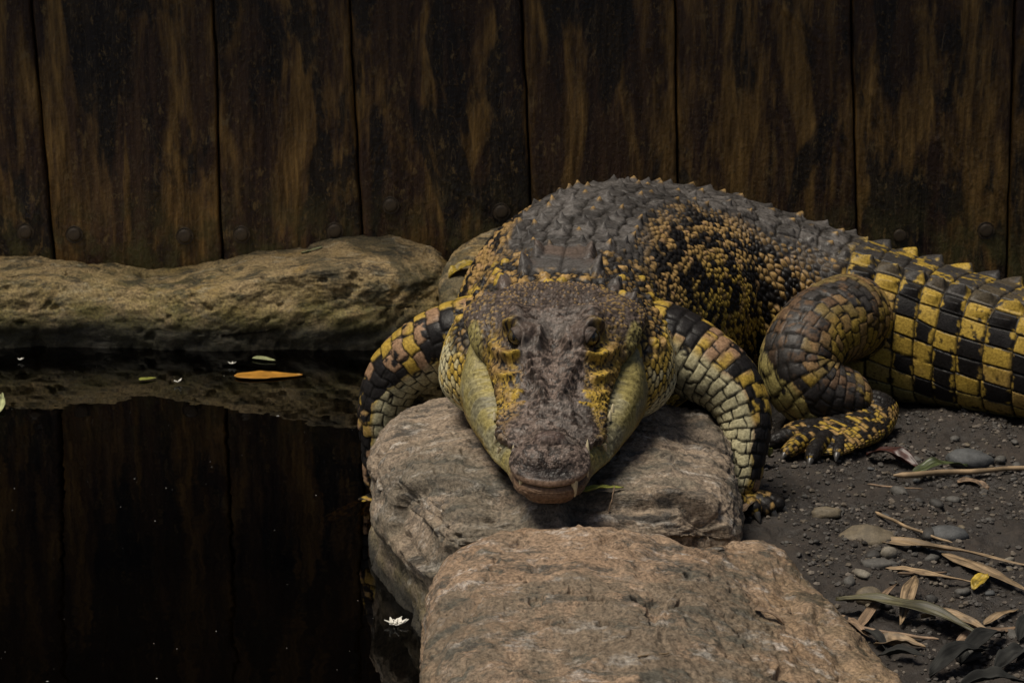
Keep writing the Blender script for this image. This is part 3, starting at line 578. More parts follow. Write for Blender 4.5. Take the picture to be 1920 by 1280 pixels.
    for (cx, ct, hh) in ((.010, .158, .0035), (.024, .150, .003), (.012, .138, .0032), (.027, .134, .0025), (.012, .120, .002), (.030, .118, .002), (.008, .172, .003), (.02, .165, .002)):
        H += 1.6*hh*np.exp(-((X - cx)/.0048)**2 - ((T - ct)/.0052)**2) + 1.5*hh*np.exp(-((X + cx + .002)/.0048)**2 - ((T - ct - .004)/.0052)**2)
    # scalloped lip and tooth bulges
    lipz = ss(V, 2.9, 3.6)*(1 - ss(V, 3.95, 4.15))*(T < .30)*ss(T, .06, .09); H += lipz*.0026*np.sin(T/.0125*2*math.pi + .4*sg)
    low = ss(V, 4.25, 4.5)*(1 - ss(V, 4.8, 5.2))*(T < .30)*(T > .05); H += low*.0018*np.sin(T/.014*2*math.pi + 1 + .7*sg)
    # rugose hide
    f1 = fbm(X*210, T*210, Z*210, 3, 201, .65); f2 = fbm(X*30, T*30, Z*30, 3, 202)
    e, du, dv, h, _, _, _, _ = vor(X/.0052 + .3*f2, T/.0052, 203, .7, .9)
    eg, dug, dvg, hg, _, _, _, _ = vor(X/.0034 + .5*f2, T/.0034, 208, .95, .5)
    back = ss(T, .285, .33)*ss(V, 1.7, 2.2)*up + ss(T + .01*f2, .345, .362)*(V < 2.4); back = np.clip(back, 0, 1)
    H += up*(1 - .5*(1 - ss(T, .05, .1)))*(.0016*f1 + .0016*f2 + .0009*ss(eg, 0, .25) - .0010*ss(fbm(X*120, T*120, Z*120, 2, 207), .2, .45)) + back*(.0004 + .0022*h)*ss(e, 0, .3)*np.clip(1 - 2*(du**2 + dv**2), 0, 1)
    lowj = ss(V, 4.3, 4.8)
    e2, du2, dv2, h2, _, _, _, _ = vor(T/.014 + .4*f2, V/.33 + .3*f2, 205, .8, .5)
    H += lowj*(.0006*f1 + .0007*ss(e2, 0, .12))
    PL = P + n*(H[..., None]); 
    Wp = hw2w(PL[..., 0], PL[..., 1], PL[..., 2])
    # colour
    n1 = fbm(X*26, T*26, Z*26, 3, 211); n2 = fbm(X*110, T*110, Z*110, 3, 212, .6); n3 = fbm(X*240, T*240, Z*240, 2, 213); _, dud, dvd, hd, _, _, _, _ = vor(X/.0048, T/.0048, 214, .95, .5); dots = (hd > .25)*(1 - ss(np.hypot(dud, dvd) + .12*n3, .14 + .14*hd, .22 + .14*hd))
    c = mix(BRN*.38, BRN*1.75, ss(.35*n1 + .7*n2 + .8*n3, -.34, .38)); c = c*(.62 + .38*ss(eg, .0, .2))[..., None]
    c = mix(c, BLK*2, .55*dots*(n1 + .3*n2 > -.1)); c = mix(c, np.array([.16, .147, .138]), .5*ss(n2 - n1, .0, .4)*(ax < .05))
    yel = ss(ax - .030 - .15*np.clip(.20 - T, 0, 1) + .012*n1, .008, .024)*(1 - ss(V, 3.6, 3.95))*ss(T, .085, .11)*(1 - ss(T + .5*np.clip(.075 - ax, 0, .04), .305, .33))
    yel = np.maximum(yel, .95*ss(ridge_y, .35, .7)*up)
    yel = np.clip(yel*ss(T + .01*n1, .13, .20) + .55*yel, 0, 1)
    ycol = mix(YEL*.95, OCH*.85, ss(n1, -.1, .4))
    c = mix(c, mix(mix(ycol, BRN*.6, .40*ss(-ridge_y + .2*n1, -.35, .0)*ss(n2, -.25, .15)), BLK*1.6, np.clip(dots + ss(n2 - .4*ridge_y, .22, .34), 0, 1)), yel*ss(n2 + .5 + 1.2*ridge_y, .1, .5))
    c = mix(c, mix(mix(BRN*(.45 + .9*h[..., None]), mix(OCH, YEL, .4*ss(ax, .05, .09))*.9, ss(du**2 + dv**2, .16, .05)*(h + .35*n1 + 2.2*(ax - .06) > .68)), SEAM*1.5, 1 - ss(e, .02, .18)), back*.75)
    c = mix(c, OLV*.9*np.array([1, .98, 1.1]), ss(V, 3.85, 4.05)); 
    jaw = mix(OLV*1.05, PALE*.62, ss(n1 + .3, .1, .7)); jaw = mix(jaw, YEL*.8, ss(V + .5*n1, 5.3, 5.9)); jaw = mix(jaw, np.array([.20, .13, .085]), 1 - ss(T + .01*n1, .045, .085))
    jaw = mix(jaw, jaw*.5, ss(n1 + n2*.6, .05, .5)*.7); jaw = jaw*.88; jaw = mix(jaw, SEAM*4, (1 - ss(e2, .0, .05))*ss(T, .22, .3)*.6)
    c = mix(c, jaw, ss(V, 4.15, 4.3))
    musc = gau(.108, .322, .020, .030)*ss(V, 2.6, 3.1)*(1 - ss(V, 4.05, 4.2)); c = mix(c, mix(OLV*.85, SEAM*3, 1 - ss(e, .02, .12)), ss(musc, .3, .6))
    c = mix(c, BLK*2.4, .8*ss(1.15 - np.hypot(X/.038, (T - .016)/.018) + .5*n1, .2, .7)*ss(V, 1.2, 2.4)*(1 - ss(V, 3.4, 3.75)))
    c = mix(c, np.array([.20, .135, .095]), ss(V, 3.5, 3.75)*(1 - ss(V, 4.0, 4.1))*(1 - ss(T, .06, .1)))
    mouth = np.exp(-((V - 4.2)/.08)**2)*(1 - ss(T, .35, .37))
    c = mix(c, np.array([.02, .012, .01]), mouth)
    c = mix(c, BLK*2, .5*ss(gau(.0485, .281, .0095, .011), .35, .7))
    c = mix(c, np.array([.065, .042, .038]), .5*(1 - ss(bo, .6, 1.15))*up)
    c = mix(c, BRN*.9, ss(lid, .35, .6)*(ax < .043))
    body.grid(Wp, np.clip(c, .004, 1))
    return PL, n, V
HPL, HN, HV = head()
def sphere_lids(sx, cen, r):
    gz = np.array([sx*.47, -.82, .28]); gz /= np.linalg.norm(gz); cx = np.array([sx*.62, .35, .70]); cx -= gz*np.dot(cx, gz); cx /= np.linalg.norm(cx); upv = np.cross(gz, cx); upv = upv*np.sign(upv @ np.array([-sx, 0, .4]))
    for k, (a0, a1, rr, colr) in enumerate(((15, 150, r*1.13, BRN*.7), (-48, -88, r*1.10, BRN*.5))):
        th = np.linspace(.03, math.pi - .03, 46); u = np.linspace(0, 1, 34); Th, U = np.meshgrid(th, u, indexing='ij')
        ph = np.radians(a0*np.sin(Th)**.8 + (a1 - a0)*U); lip = np.exp(-(U/.07)**2)
        R_ = rr*(1 + .045*lip - .05*(U < .012)) + .00035*np.sin(U*70 + 3*np.sin(Th*3))*(U > .1)*(k == 0)
        P = np.array(cen) + R_[..., None]*(np.cos(Th)[..., None]*cx + np.sin(Th)[..., None]*(np.cos(ph)[..., None]*gz + np.sin(ph)[..., None]*upv))
        nz = fbm(P[..., 0]*160, P[..., 1]*160, P[..., 2]*160, 3, 260)
        body.grid(hw2w(P[..., 0], P[..., 1], P[..., 2]), np.clip(mix(mix(colr, colr*.45, ss(nz, 0, .4)), BLK*1.5, .7*lip), .004, 1))
EYES = {}
for sx in (-1, 1):
    m_ = (HPL[..., 0] - sx*.0485)**2 + (HPL[..., 1] - .281)**2 + 9*(HV > 4); q_ = HPL[np.unravel_index(np.argmin(m_), m_.shape)]
    EYES[sx] = (sx*.0465, .2830, q_[2] + .0005); sphere_lids(sx, EYES[sx], .0126)
def head_point(x, t, vmax=4.0):                       # surface point of the upper head at plan position
    m = (HPL[..., 0] - x)**2 + (HPL[..., 1] - t)**2 + 9*(HV > vmax); i = np.unravel_index(np.argmin(m), m.shape); return HPL[i]
def f_bodydone(): pass
BODY = body.build('body', M_SKIN, CROC)
tag(CROC, 'yellow and black crocodile lying with its chin on a boulder, facing us', 'crocodile')

# eyes
def f_eye(n, b):
    t = N(n, 'TexCoord'); sp = N(n, 'SeparateXYZ'); n.links.new(t.outputs['Object'], sp.inputs[0])
    def m(op, a, c=None):
        x = N(n, 'Math', operation=op)
        for s_, v_ in zip(x.inputs, (a, c)):
            if v_ is None: continue
            if isinstance(v_, bpy.types.NodeSocket): n.links.new(v_, s_)
            else: s_.default_value = v_
        return x.outputs[0]
    # gaze along local -Y; the slit pupil runs up local Z
    xx = m('MULTIPLY', sp.outputs[0], 1/.0022); zz = m('MULTIPLY', sp.outputs[2], 1/.0085)
    r = m('ADD', m('MULTIPLY', xx, xx), m('MULTIPLY', zz, zz)); pup = m('LESS_THAN', r, 1.)
    k = noise(n, t.outputs['Object'], 500, 3)
    iris = ramp(n, k, [(.3, (.035, .022, .006)), (.7, (.10, .07, .018))])
    n.links.new(cmix(n, pup, iris, (.004, .003, .003)), b.inputs['Base Color']); b.inputs['Roughness'].default_value = .06; b.inputs['Coat Weight'].default_value = .6
M_EYE = mat('crocodile_eye', f_eye)
def sphere(r, a=20, b=28, sx=1, sy=1, sz=1):
    th = np.linspace(.001, math.pi - .001, a); ph = np.linspace(0, 2*math.pi, b, endpoint=False); Th, Ph = np.meshgrid(th, ph, indexing='ij')
    return np.stack([r*sx*np.sin(Th)*np.cos(Ph), r*sy*np.sin(Th)*np.sin(Ph), r*sz*np.cos(Th)], -1)
for sx in (-1, 1):
    mb = MB(); mb.grid(sphere(.0126), wrap=True); o = mb.build('eye', M_EYE, CROC); wv = hw2w(*np.array(EYES[sx]))
    o.matrix_parent_inverse.identity(); o.location = tuple(wv - np.array(CROC.location)); o.rotation_euler = (math.radians(-16), 0, math.radians(27*sx))
# teeth and claws: slightly curved cones
M_TOOTH = plain('tooth_ivory', (.50, .43, .27), .35, .2, 200); M_CLAW = plain('claw_horn', (.05, .046, .042), .3, .4, 150)
def horn(name, p, d, L, r, m, bend=(0, 0, 0)):
    p, d, bend = np.array(p, float), np.array(d, float), np.array(bend, float); d /= np.linalg.norm(d); a = np.cross(d, (.3, .2, .9)); a /= np.linalg.norm(a); b = np.cross(d, a)
    u = np.linspace(0, 1, 9); ph = np.linspace(0, 2*math.pi, 10, endpoint=False); rr = r*np.sqrt(1 - u**1.6*.995)*(1 - .25*u)
    C = p + d*L*u[:, None] + bend*L*(u**2)[:, None]
    P = C[:, None] + rr[:, None, None]*(np.cos(ph)[None, :, None]*a + np.sin(ph)[None, :, None]*b)
    mb = MB(); mb.grid(P, wrap=True); return mb.build(name, m, CROC, loc=tuple(p))
for p, d, L, r in CLAWS: horn('claw', p, d, L, r, M_CLAW, (0, 0, -.45))
def tooth(x, t, z, d, L, r): horn('tooth', hw2w(x, t, z), d, L, r, M_TOOTH, (0, .15, 0))
for x, t, z, d, L, r in (
    (.0300, .0155, .030, (.05, -.1, -1), .022, .0050), (-.0340, .020, .031, (-.1, -.1, -1), .013, .0036),
    (.0460, .072, .026, (.0, -.05, 1), .030, .0040), (-.0455, .072, .026, (.0, -.05, 1), .022, .0036), (.0440, .046, .030, (.25, -.1, -1), .012, .0034),
    (.0680, .142, .030, (.3, 0, -1), .013, .0036), (-.0680, .142, .030, (-.3, 0, -1), .015, .0040), (.0665, .118, .030, (.3, 0, -1), .011, .0034), (.0690, .160, .034, (.3, 0, -1), .010, .003),
    (.0730, .180, .034, (.1, 0, 1), .013, .0032), (-.0730, .180, .034, (-.1, 0, 1), .010, .003), (.0770, .200, .037, (.1, 0, 1), .011, .003), (.0700, .172, .036, (.3, 0, -1), .010, .003), (-.0640, .105, .030, (-.3, 0, -1), .009, .003)):
    tooth(x, t, z, d, L, r)
# ------------------------------------------------------------------ litter: leaves, stems, petals, pebbles
def leaf_mat(name, col, rough, var):
    def f(n, b):
        a = N(n, 'Attribute', attribute_name='col'); k = noise(n, coords(n), 45, 5, .65)
        c = ramp(n, k, [(.3, tuple(x*(1 - var) for x in col)), (.7, tuple(x*(1 + var) for x in col))])
        n.links.new(cmix(n, 1., c, a.outputs['Color'], 'MULTIPLY'), b.inputs['Base Color']); b.inputs['Roughness'].default_value = rough; b.inputs['Specular IOR Level'].default_value = .35
        bump(n, b, a.outputs['Fac'], .5, .0008)
    return mat(name, f)
M = {k: leaf_mat('leaf_' + k, c, r, v) for k, c, r, v in (
    ('straw', (.235, .165, .095), .6, .35), ('dry_tan', (.20, .135, .085), .65, .4), ('olive', (.075, .068, .035), .5, .35), ('dark', (.016, .016, .014), .85, .5), ('red', (.045, .016, .012), .4, .4),
    ('orange', (.34, .16, .022), .45, .3), ('yellow', (.36, .25, .03), .5, .3), ('lime', (.24, .25, .05), .45, .3), ('pale_green', (.30, .32, .16), .5, .3), ('white', (.62, .60, .54), .6, .2), ('green', (.06, .075, .03), .4, .35))}
def leaf(name, p0, p1, wid, m, label, cat='leaf', curl=.0, fold=.25, twist=0., blunt=.5, group=None, lift=.0, seed=0, side=0.):
    p0, p1 = np.array(p0, float), np.array(p1, float); ax = p1 - p0; L = np.linalg.norm(ax); ax /= L; sd = np.cross(ax, (0, 0, 1)); sd /= np.linalg.norm(sd); up = np.cross(sd, ax)
    u = np.linspace(0, 1, 26); v = np.linspace(-1, 1, 19); U, V = np.meshgrid(u, v, indexing='ij')
    w_ = wid/2*np.sin(math.pi*np.clip(U, .0, 1)**blunt)**.8 + .0006; tw = twist*(U - .5)
    nz = (.18 if fold > .18 else .03)*wid*fbm(U*5 + seed, V, 0*U + seed, 2, seed)
    bend = curl*L*np.sin(math.pi*U)**1.2; sw = side*L*np.sin(math.pi*U)
    a = V*w_; h = np.abs(V)**1.3*w_*fold + nz + bend + lift
    P = p0 + ax*(U*L)[..., None] + sd*(a*np.cos(tw) - h*np.sin(tw)*0 + sw)[..., None] + up*(h + a*np.sin(tw))[..., None]
    vc = (.55 + .75*hsh(np.arange(19), seed + 0*np.arange(19)))[None]*(1 - .45*ss(fbm(U*6 + seed, V*1.5, 0*U, 3, seed + 60), .12, .35)); vc = vc*(1 - .5*np.exp(-(V/.07)**2))
    mb = MB(); mb.grid(P, np.repeat(vc[..., None], 3, 2)); o = mb.build(name, M[m], loc=tuple(p0)); s_ = o.modifiers.new('thickness', 'SOLIDIFY'); s_.thickness = .0007; s_.offset = 1
    return tag(o, label, cat, group)
def stem(name, p0, p1, r, m, label, cat='twig', bow=.02, group=None, seed=0):
    p0, p1 = np.array(p0, float), np.array(p1, float); ax = p1 - p0; L = np.linalg.norm(ax); ax /= L; sd = np.cross(ax, (0, 0, 1)); sd /= np.linalg.norm(sd); up = np.cross(sd, ax)
    u = np.linspace(0, 1, 22); ph = np.linspace(0, 2*math.pi, 8, endpoint=False); C = p0 + ax*(u*L)[:, None] + sd*(bow*L*np.sin(math.pi*u) + .01*L*np.sin(u*17 + seed))[:, None]
    rr = r*(1 - .35*u)*(1 + .18*np.exp(-((np.mod(u*3.2, 1) - .5)/.05)**2)); rr[0] *= .3; rr[-1] *= .2
    P = C[:, None] + rr[:, None, None]*(np.cos(ph)[None, :, None]*sd + np.sin(ph)[None, :, None]*up)
    mb = MB(); mb.grid(P, np.broadcast_to((.6 + .7*hsh(np.arange(22)//2, np.arange(22)*0 + seed))[:, None, None], P.shape), wrap=True); return tag(mb.build(name, M[m], loc=tuple(p0)), label, cat, group)
g = lambda x, y, dz=.004: (x, y, float(ground_h(np.array([x]), np.array([y]))[0]) + dz)
leaf('bamboo_leaf', g(.495, 3.10), g(.690, 2.996, .008), .019, 'straw', 'long straw coloured bamboo leaf starting at the flat tan stone', curl=.02, blunt=.45, seed=1)
leaf('bamboo_leaf', g(.492, 2.977), g(.615, 2.943), .016, 'straw', 'short broad straw coloured bamboo leaf below the round pebble', curl=.02, seed=2)
leaf('bamboo_leaf', g(.578, 3.045, .01), g(.690, 2.85), .017, 'straw', 'straw coloured bamboo leaf crossing over another dry leaf beside a yellow scrap', curl=.03, seed=3)
leaf('bamboo_leaf', g(.410, 2.852, .02), g(.585, 2.737), .028, 'olive', 'wide dark olive bamboo leaf arching over the dry leaves', curl=.09, seed=4, blunt=.7)
leaf('bamboo_leaf', g(.425, 2.765), g(.495, 2.905, .012), .012, 'dry_tan', 'narrow tan leaf blade leaning under the olive leaf', curl=.04, seed=5)
leaf('bamboo_leaf', g(.480, 2.775), g(.520, 2.910, .025), .018, 'straw', 'pointed straw leaf standing up behind the olive leaf', curl=.05, seed=6, blunt=1.2)
leaf('bamboo_leaf', g(.512, 2.812), g(.590, 2.760), .024, 'straw', 'broad curled straw leaf beside the tip of the olive leaf', curl=.1, fold=.5, seed=7)
leaf('bamboo_leaf', g(.408, 2.812), g(.436, 2.735, .01), .012, 'dry_tan', 'little tan leaf blade at the edge of the brown boulder', curl=.05, seed=8)
leaf('bamboo_leaf', g(.588, 2.797), g(.642, 2.85), .011, 'straw', 'small straw leaf lying alone on the dark leaf mould', curl=.05, seed=9)
leaf('bamboo_leaf', g(.440, 2.722), g(.500, 2.708), .024, 'straw', 'crumpled straw leaf scrap under the olive leaf', curl=.08, fold=.6, seed=10)
leaf('bamboo_leaf', g(.545, 2.742), g(.63, 2.79), .02, 'dry_tan', 'brownish tan leaf half buried in the dark leaf mould', curl=.05, seed=11)
stem('twig', g(.509, 3.186, .005), g(.597, 3.077, .005), .0026, 'straw', 'thin straw twig pointing at the blue grey stone', bow=.04)
stem('reed_stem', g(.562, 3.367, .012), g(.83, 3.405, .012), .0048, 'straw', 'straight reed stem lying below the red leaf', 'reed', bow=.004)
stem('twig', g(.400, 2.785), g(.520, 2.731, .008), .003, 'dry_tan', 'thin brown twig under the olive leaf', bow=.03)
stem('twig', g(.52, 3.34), g(.60, 3.325), .0016, 'dry_tan', 'very thin brown twig beside the reed stem', bow=.05, seed=3)
stem('twig', g(.505, 2.953), g(.575, 2.985), .002, 'dry_tan', 'thin brown twig leaning on the short broad leaf', bow=.04, seed=5)
stem('twig', g(.345, 2.945), g(.37, 2.86, .012), .0035, 'dry_tan', 'grey brown twig along the edge of the brown boulder', bow=.05, seed=6)
leaf('leaf', g(.540, 3.490), g(.612, 3.432), .032, 'red', 'dark red leaf lying on the dirt beside the tail', curl=.12, fold=.5, seed=12, blunt=.8)
leaf('leaf', g(.596, 3.395), g(.682, 3.422, .012), .026, 'green', 'dark green leaf lying above the reed stem', curl=.10, fold=.4, seed=13)
leaf('leaf', g(.655, 3.36), g(.70, 3.345), .024, 'dry_tan', 'dull brown leaf under the end of the reed stem', curl=.08, seed=14)
for i, (a, b, w_) in enumerate((((.535, 2.668), (.605, 2.755), .045), ((.49, 2.618), (.575, 2.695), .05), ((.57, 2.634), (.64, 2.705), .05), ((.430, 2.757), (.455, 2.70), .024), ((.440, 2.688), (.49, 2.66), .03), ((.62, 2.74), (.66, 2.83), .04), ((.52, 2.59), (.60, 2.60), .04), ((.60, 2.66), (.70, 2.70), .05))):
    leaf('leaf', g(*a, .006), g(*b, .010), w_*.55, 'dark', 'dark grey rotting leaf in the leaf mould past the bamboo leaves', curl=.10, fold=.7, seed=20 + i, group='rotting leaves', blunt=.8)
leaf('leaf', g(.597, 2.922, .008), g(.622, 2.950, .010), .018, 'yellow', 'tiny bright yellow leaf scrap between the dry bamboo leaves', curl=.1, seed=31, blunt=.9)
leaf('leaf', g(.360, 3.405, .004), g(.392, 3.440, .020), .028, 'lime', 'curled yellow green leaf between the front foot and hind foot', curl=.25, fold=.9, seed=32, blunt=.9)
leaf('leaf', g(.305, 3.150, .004), g(.346, 3.198, .016), .016, 'dry_tan', 'pinkish brown leaf scrap beside the big front claw', curl=.06, fold=.8, seed=33)
def on(x, y, obj, dz=.002):
    ok, loc, *_ = S.ray_cast(bpy.context.evaluated_depsgraph_get(), (x, y, .5), (0, 0, -1)); return (x, y, loc[2] + dz if ok else .2)
bpy.context.view_layer.update()
stem('straw', on(.133, 2.374, 0), on(.170, 2.409, 0), .0014, 'straw', 'short straw lying on top of the reddish brown boulder', 'straw', bow=.02)
leaf('bark_chip', on(.282, 2.616, 0), on(.316, 2.604, 0), .008, 'dry_tan', 'small curled bark chip on the reddish brown boulder', 'bark', curl=.1, fold=.6, seed=34)
leaf('leaf', (.085, 2.838, .196), (.140, 2.862, .194), .016, 'lime', 'green leaf poking out from under the jaw of the crocodile', curl=.06, seed=35)
stem('twig', on(.120, 2.835, 0), on(.128, 2.85, 0, .02), .0012, 'dry_tan', 'tiny brown twig stuck upright in the crack before the boulder', bow=.03)
leaf('leaf', on(-.112, 4.13, 0, .003), on(-.062, 4.15, 0, .012), .028, 'yellow', 'yellow leaf on the small boulder beside the back of the crocodile', curl=.10, fold=.5, seed=36, blunt=.8)
leaf('leaf', (-.487, 4.050, .003), (-.368, 4.056, .003), .044, 'orange', 'large orange leaf floating on the pool', curl=.0, fold=.06, seed=37, blunt=.6, side=.0)
leaf('leaf', (-.466, 4.172, .003), (-.424, 4.148, .004), .018, 'pale_green', 'pale green leaf floating behind the orange leaf', fold=.12, seed=38)
leaf('leaf', (-.650, 4.024, .003), (-.622, 4.037, .003), .014, 'lime', 'small yellow green leaf floating alone on the pool', fold=.15, seed=39)
leaf('leaf', (-.862, 3.815, .003), (-.872, 3.94, .004), .032, 'pale_green', 'pale leaf floating on the open water away from the boulders', fold=.2, seed=40)
leaf('leaf', on(-.395, 4.385, 0), on(-.355, 4.38, 0), .014, 'pale_green', 'small grey green leaf on the ledge stone against the wall', fold=.2, seed=41)
def blossom(x, y, z, n, r, label, group=None, seed=0):
    E_ = empty('blossom', (x, y, z)); rg = np.random.default_rng(seed)
    for k in range(n):
        a = k*2.4 + rg.random(); L = r*(.6 + .5*rg.random()); d = np.array([math.cos(a), math.sin(a), .12 + .25*rg.random()])*L
        u = np.linspace(0, 1, 7); V_ = np.linspace(-1, 1, 4); U, V = np.meshgrid(u, V_, indexing='ij'); s_ = np.array([-d[1], d[0], 0])/L
        o_ = np.array([x, y, z]) + (rg.random(3) - .5)*np.array([r, r, 0])*(.9 if n > 6 else .1)
        P = o_ + d*U[..., None] + s_*(V*L*.22*np.sin(math.pi*U**.7))[..., None] + np.array([0, 0, 1])*(.15*L*U**2 + .08*L*V**2)[..., None]
        mb = MB(); mb.grid(P, np.ones(3)); q = mb.build('petal', M['white'], E_, loc=tuple(o_)); q.location = tuple(o_ - np.array([x, y, z])); q.matrix_parent_inverse.identity(); s2 = q.modifiers.new('thickness', 'SOLIDIFY'); s2.thickness = .0006
    return tag(E_, label, 'blossom', group)
blossom(-.149, 2.883, .003, 16, .012, 'cluster of fallen white petals floating beside the brown boulder', seed=1)
blossom(-.882, 4.150, .004, 4, .009, 'white blossom floating under the shadow of the ledge stone', 'white blossoms on the pool', 2)
blossom(-.499, 4.123, .004, 5, .010, 'white blossom floating under the shadow of the ledge stone', 'white blossoms on the pool', 3)
blossom(-.579, 4.005, .004, 5, .010, 'white blossom floating between the orange and the small green leaf', seed=4)
blossom(-.195, 4.165, .004, 4, .010, 'white blossom floating next to the elbow of the crocodile', seed=5)
# dust and seeds floating on the pool
mb = MB(); rg = np.random.default_rng(9); oct_ = np.array([(1,0,0),(-1,0,0),(0,1,0),(0,-1,0),(0,0,1),(0,0,-1)], float); of = np.array([(0,2,4),(2,1,4),(1,3,4),(3,0,4),(2,0,5),(1,2,5),(3,1,5),(0,3,5)])
for i in range(80):
    x, y = -.15 - .85*rg.random(), 2.6 + 1.55*rg.random(); a = rg.random()*6.3; s_ = .0004 + .0009*rg.random()**4
    V = oct_*np.array([s_*(1 + 2*(rg.random() > .8)), s_, s_*.5]); V = V @ np.array([[math.cos(a), math.sin(a), 0], [-math.sin(a), math.cos(a), 0], [0, 0, 1]]); mb.tris(V + np.array([x, y, .0008]), of, (.8, .8, .8))
tag(mb.build('floating_dust', M['white']), 'pale specks of dust floating on the dark water', kind='stuff')
# pebbles
ph_ = (1 + 5**.5)/2; ico = np.array([(-1,ph_,0),(1,ph_,0),(-1,-ph_,0),(1,-ph_,0),(0,-1,ph_),(0,1,ph_),(0,-1,-ph_),(0,1,-ph_),(ph_,0,-1),(ph_,0,1),(-ph_,0,-1),(-ph_,0,1)])/math.hypot(1, ph_)
icf = np.array([(0,11,5),(0,5,1),(0,1,7),(0,7,10),(0,10,11),(1,5,9),(5,11,4),(11,10,2),(10,7,6),(7,1,8),(3,9,4),(3,4,2),(3,2,6),(3,6,8),(3,8,9),(4,9,5),(2,4,11),(6,2,10),(8,6,7),(9,8,1)])
def subdiv(V, F):
    V = list(map(tuple, V)); c = {}; nf = []
    def mid(a, b):
        k = (min(a, b), max(a, b))
        if k not in c: p = (np.array(V[a]) + np.array(V[b]))/2; V.append(tuple(p/np.linalg.norm(p))); c[k] = len(V) - 1
        return c[k]
    for a, b, d in F: ab, bd, da = mid(a, b), mid(b, d), mid(d, a); nf += [(a, ab, da), (b, bd, ab), (d, da, bd), (ab, bd, da)]
    return np.array(V), np.array(nf)
ic2 = subdiv(ico, icf); ic3 = subdiv(*ic2)
def stone_mat(name, col, speck=.4): 
    def f(n, b):
        v = coords(n); k = noise(n, v, 70, 5, .7); k2 = noise(n, v, 420, 4, .7)
        c = ramp(n, k, [(.3, tuple(x*.55 for x in col)), (.55, col), (.75, tuple(x*1.35 for x in col))]); c = cmix(n, speck, c, ramp(n, k2, [(.3, (.3, .3, .3)), (.7, (1.7, 1.7, 1.6))]), 'MULTIPLY')
        n.links.new(c, b.inputs['Base Color']); b.inputs['Roughness'].default_value = .7; bump(n, b, k2, .5, .0012)
    return mat(name, f)
SM = {k: stone_mat('pebble_' + k, c) for k, c in (('grey', (.075, .070, .063)), ('dark', (.032, .029, .026)), ('tan', (.125, .10, .066)), ('pale', (.17, .15, .12)), ('blue', (.062, .064, .066)))}
def pebble(x, y, r, m, label, group=None, sx=1., sy=.8, sz=.55, rot=0., seed=0, name='pebble', V0=ic3, ang=.25):
    V, F = V0; n_ = 1 + ang*fbm(V[:, 0]*1.5 + seed, V[:, 1]*1.5, V[:, 2]*1.5 + seed, 3, seed + 40); P = V*n_[:, None]*np.array([sx, sy, sz])*r
    c_, s_ = math.cos(rot), math.sin(rot); P = P @ np.array([[c_, s_, 0], [-s_, c_, 0], [0, 0, 1]]); gz = float(ground_h(np.array([x]), np.array([y]))[0])
    mb = MB(); mb.tris(P + np.array([x, y, gz + r*sz*.45]), F); return tag(mb.build(name, SM[m], loc=(x, y, gz)), label, 'pebble', group)
pebble(.487, 3.112, .033, 'tan', 'flat angular tan stone by the start of the long bamboo leaf', sx=1.15, sy=.75, sz=.4, seed=1, ang=.5)
pebble(.597, 3.112, .027, 'blue', 'smooth blue grey oval stone beside the thin twig', sx=1.1, sy=.7, sz=.5, seed=2, ang=.12, rot=-.2)
pebble(.506, 3.040, .0115, 'pale', 'round speckled pale pebble on the long bamboo leaf', seed=3, ang=.15, sz=.8)
pebble(.487, 2.998, .020, 'grey', 'flat grey stone next to the round speckled pebble', sx=1.3, sy=.6, sz=.35, seed=4)
pebble(.456, 2.878, .019, 'tan', 'domed speckled brown pebble behind the olive leaf', seed=5, sz=.7, ang=.15)
pebble(.568, 3.700, .026, 'pale', 'pale stone tucked under the tail near the heel', sx=1.2, sy=.7, sz=.6, seed=6, rot=.2)
pebble(.440, 3.180, .016, 'tan', 'rough light brown stone on the dirt right of the toes', sx=1.3, sz=.6, seed=7, ang=.5)
pebble(.690, 3.455, .030, 'blue', 'big dull grey stone half buried beside the green leaf', sx=1.2, sz=.5, seed=8, ang=.3)
rg = np.random.default_rng(5); spots = []; GV = ('grey', 'dark', 'tan', 'pale', 'blue'); GL = {'grey': 'small grey pebble lying loose on the dark dirt', 'dark': 'small blackish pebble lying loose on the dark dirt', 'tan': 'small tan pebble lying loose on the dark dirt', 'pale': 'small pale pebble lying loose on the dark dirt', 'blue': 'small blue grey pebble lying loose on the dark dirt'}
def dirt_ok(x, y): 
    return x > .36 + .25*max(0, 2.95 - y) and not (x < .62 and y > 3.5) and y < 3.62 and x < .15 + .235*y
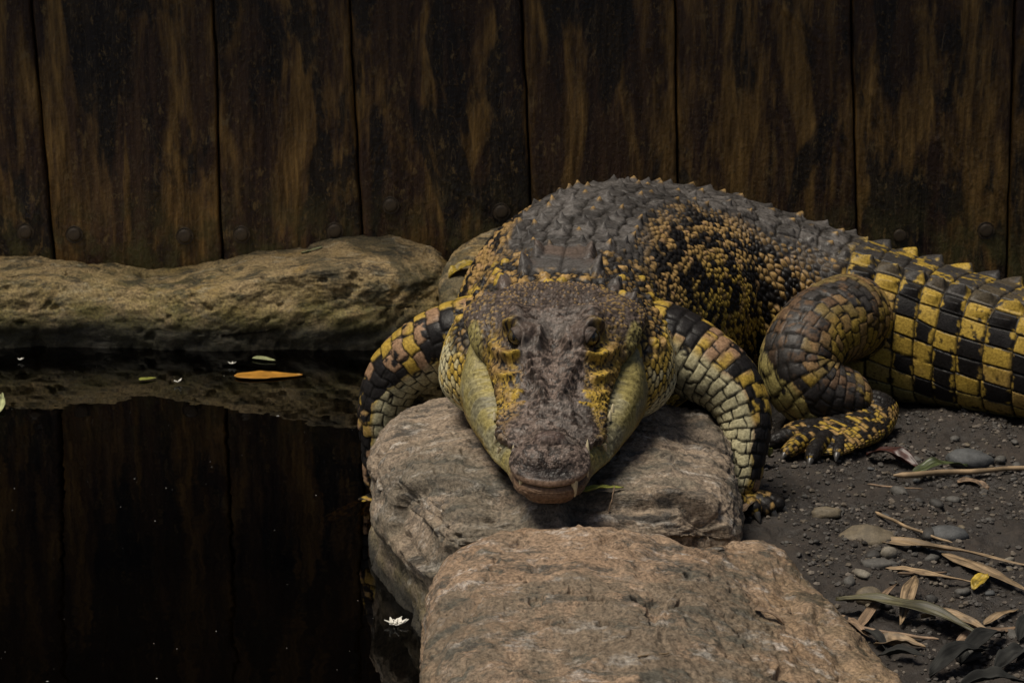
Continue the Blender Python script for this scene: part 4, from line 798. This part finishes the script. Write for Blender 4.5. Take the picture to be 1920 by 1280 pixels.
while len(spots) < 90:
    x, y = .33 + .6*rg.random(), 2.5 + 1.1*rg.random()
    if dirt_ok(x, y) and all(math.hypot(x - a, y - b) > .02 for a, b in spots): spots.append((x, y))
for i, (x, y) in enumerate(spots):
    m_ = GV[rg.choice(5, p=[.34, .22, .2, .08, .16])]; pebble(x, y, .0045 + .0085*rg.random()**2, m_, GL[m_], m_ + ' pebbles on the dirt', sx=1 + .4*rg.random(), sz=.45 + .3*rg.random(), rot=rg.random()*6, seed=50 + i, V0=ic2, ang=.45)
# gravel and crumbs too small to count
def f_grav(n, b):
    a = N(n, 'Attribute', attribute_name='col'); n.links.new(a.outputs['Color'], b.inputs['Base Color']); b.inputs['Roughness'].default_value = .75
mb = MB(); pal = np.array([(.055, .049, .043), (.03, .025, .02), (.022, .018, .014), (.08, .064, .046), (.12, .10, .08)])
cl = rg.random((24000, 6)); GX, GY = .30 + .66*cl[:, 0], 2.45 + 1.25*cl[:, 1]; GZ = ground_h(GX, GY)
dn = fbm(GX*9, GY*9, 0*GX, 2, 333); keep_ = (GX > .33 + .25*np.clip(2.95 - GY, 0, 9)) & (GX < .16 + .24*GY) & (dn + .7*cl[:, 2] > .14)
a = cl[keep_]; n_ = len(a); r = (.0009 + .0048*a[:, 3]**4)[:, None, None]; V = ico[None]*(1 + .5*(rng.random((n_, 12, 1)) - .5))*np.array([1, .8, .6])*r
c_, s_ = np.cos(a[:, 4]*6.3)[:, None], np.sin(a[:, 4]*6.3)[:, None]; V = np.stack([V[..., 0]*c_ - V[..., 1]*s_, V[..., 0]*s_ + V[..., 1]*c_, V[..., 2]], -1) + np.stack([GX[keep_], GY[keep_], GZ[keep_] + r[:, 0, 0]*.25], -1)[:, None]
mb.tris(V.reshape(-1, 3), (icf[None] + 12*np.arange(n_)[:, None, None]).reshape(-1, 3)); mb.c = [np.repeat(pal[(a[:, 5]**1.3*5).astype(int).clip(0, 4)], 12, 0)]
tag(mb.build('gravel', mat('gravel_mix', f_grav), smooth=False), 'fine gravel and crumbs of soil over the dark dirt', kind='stuff')
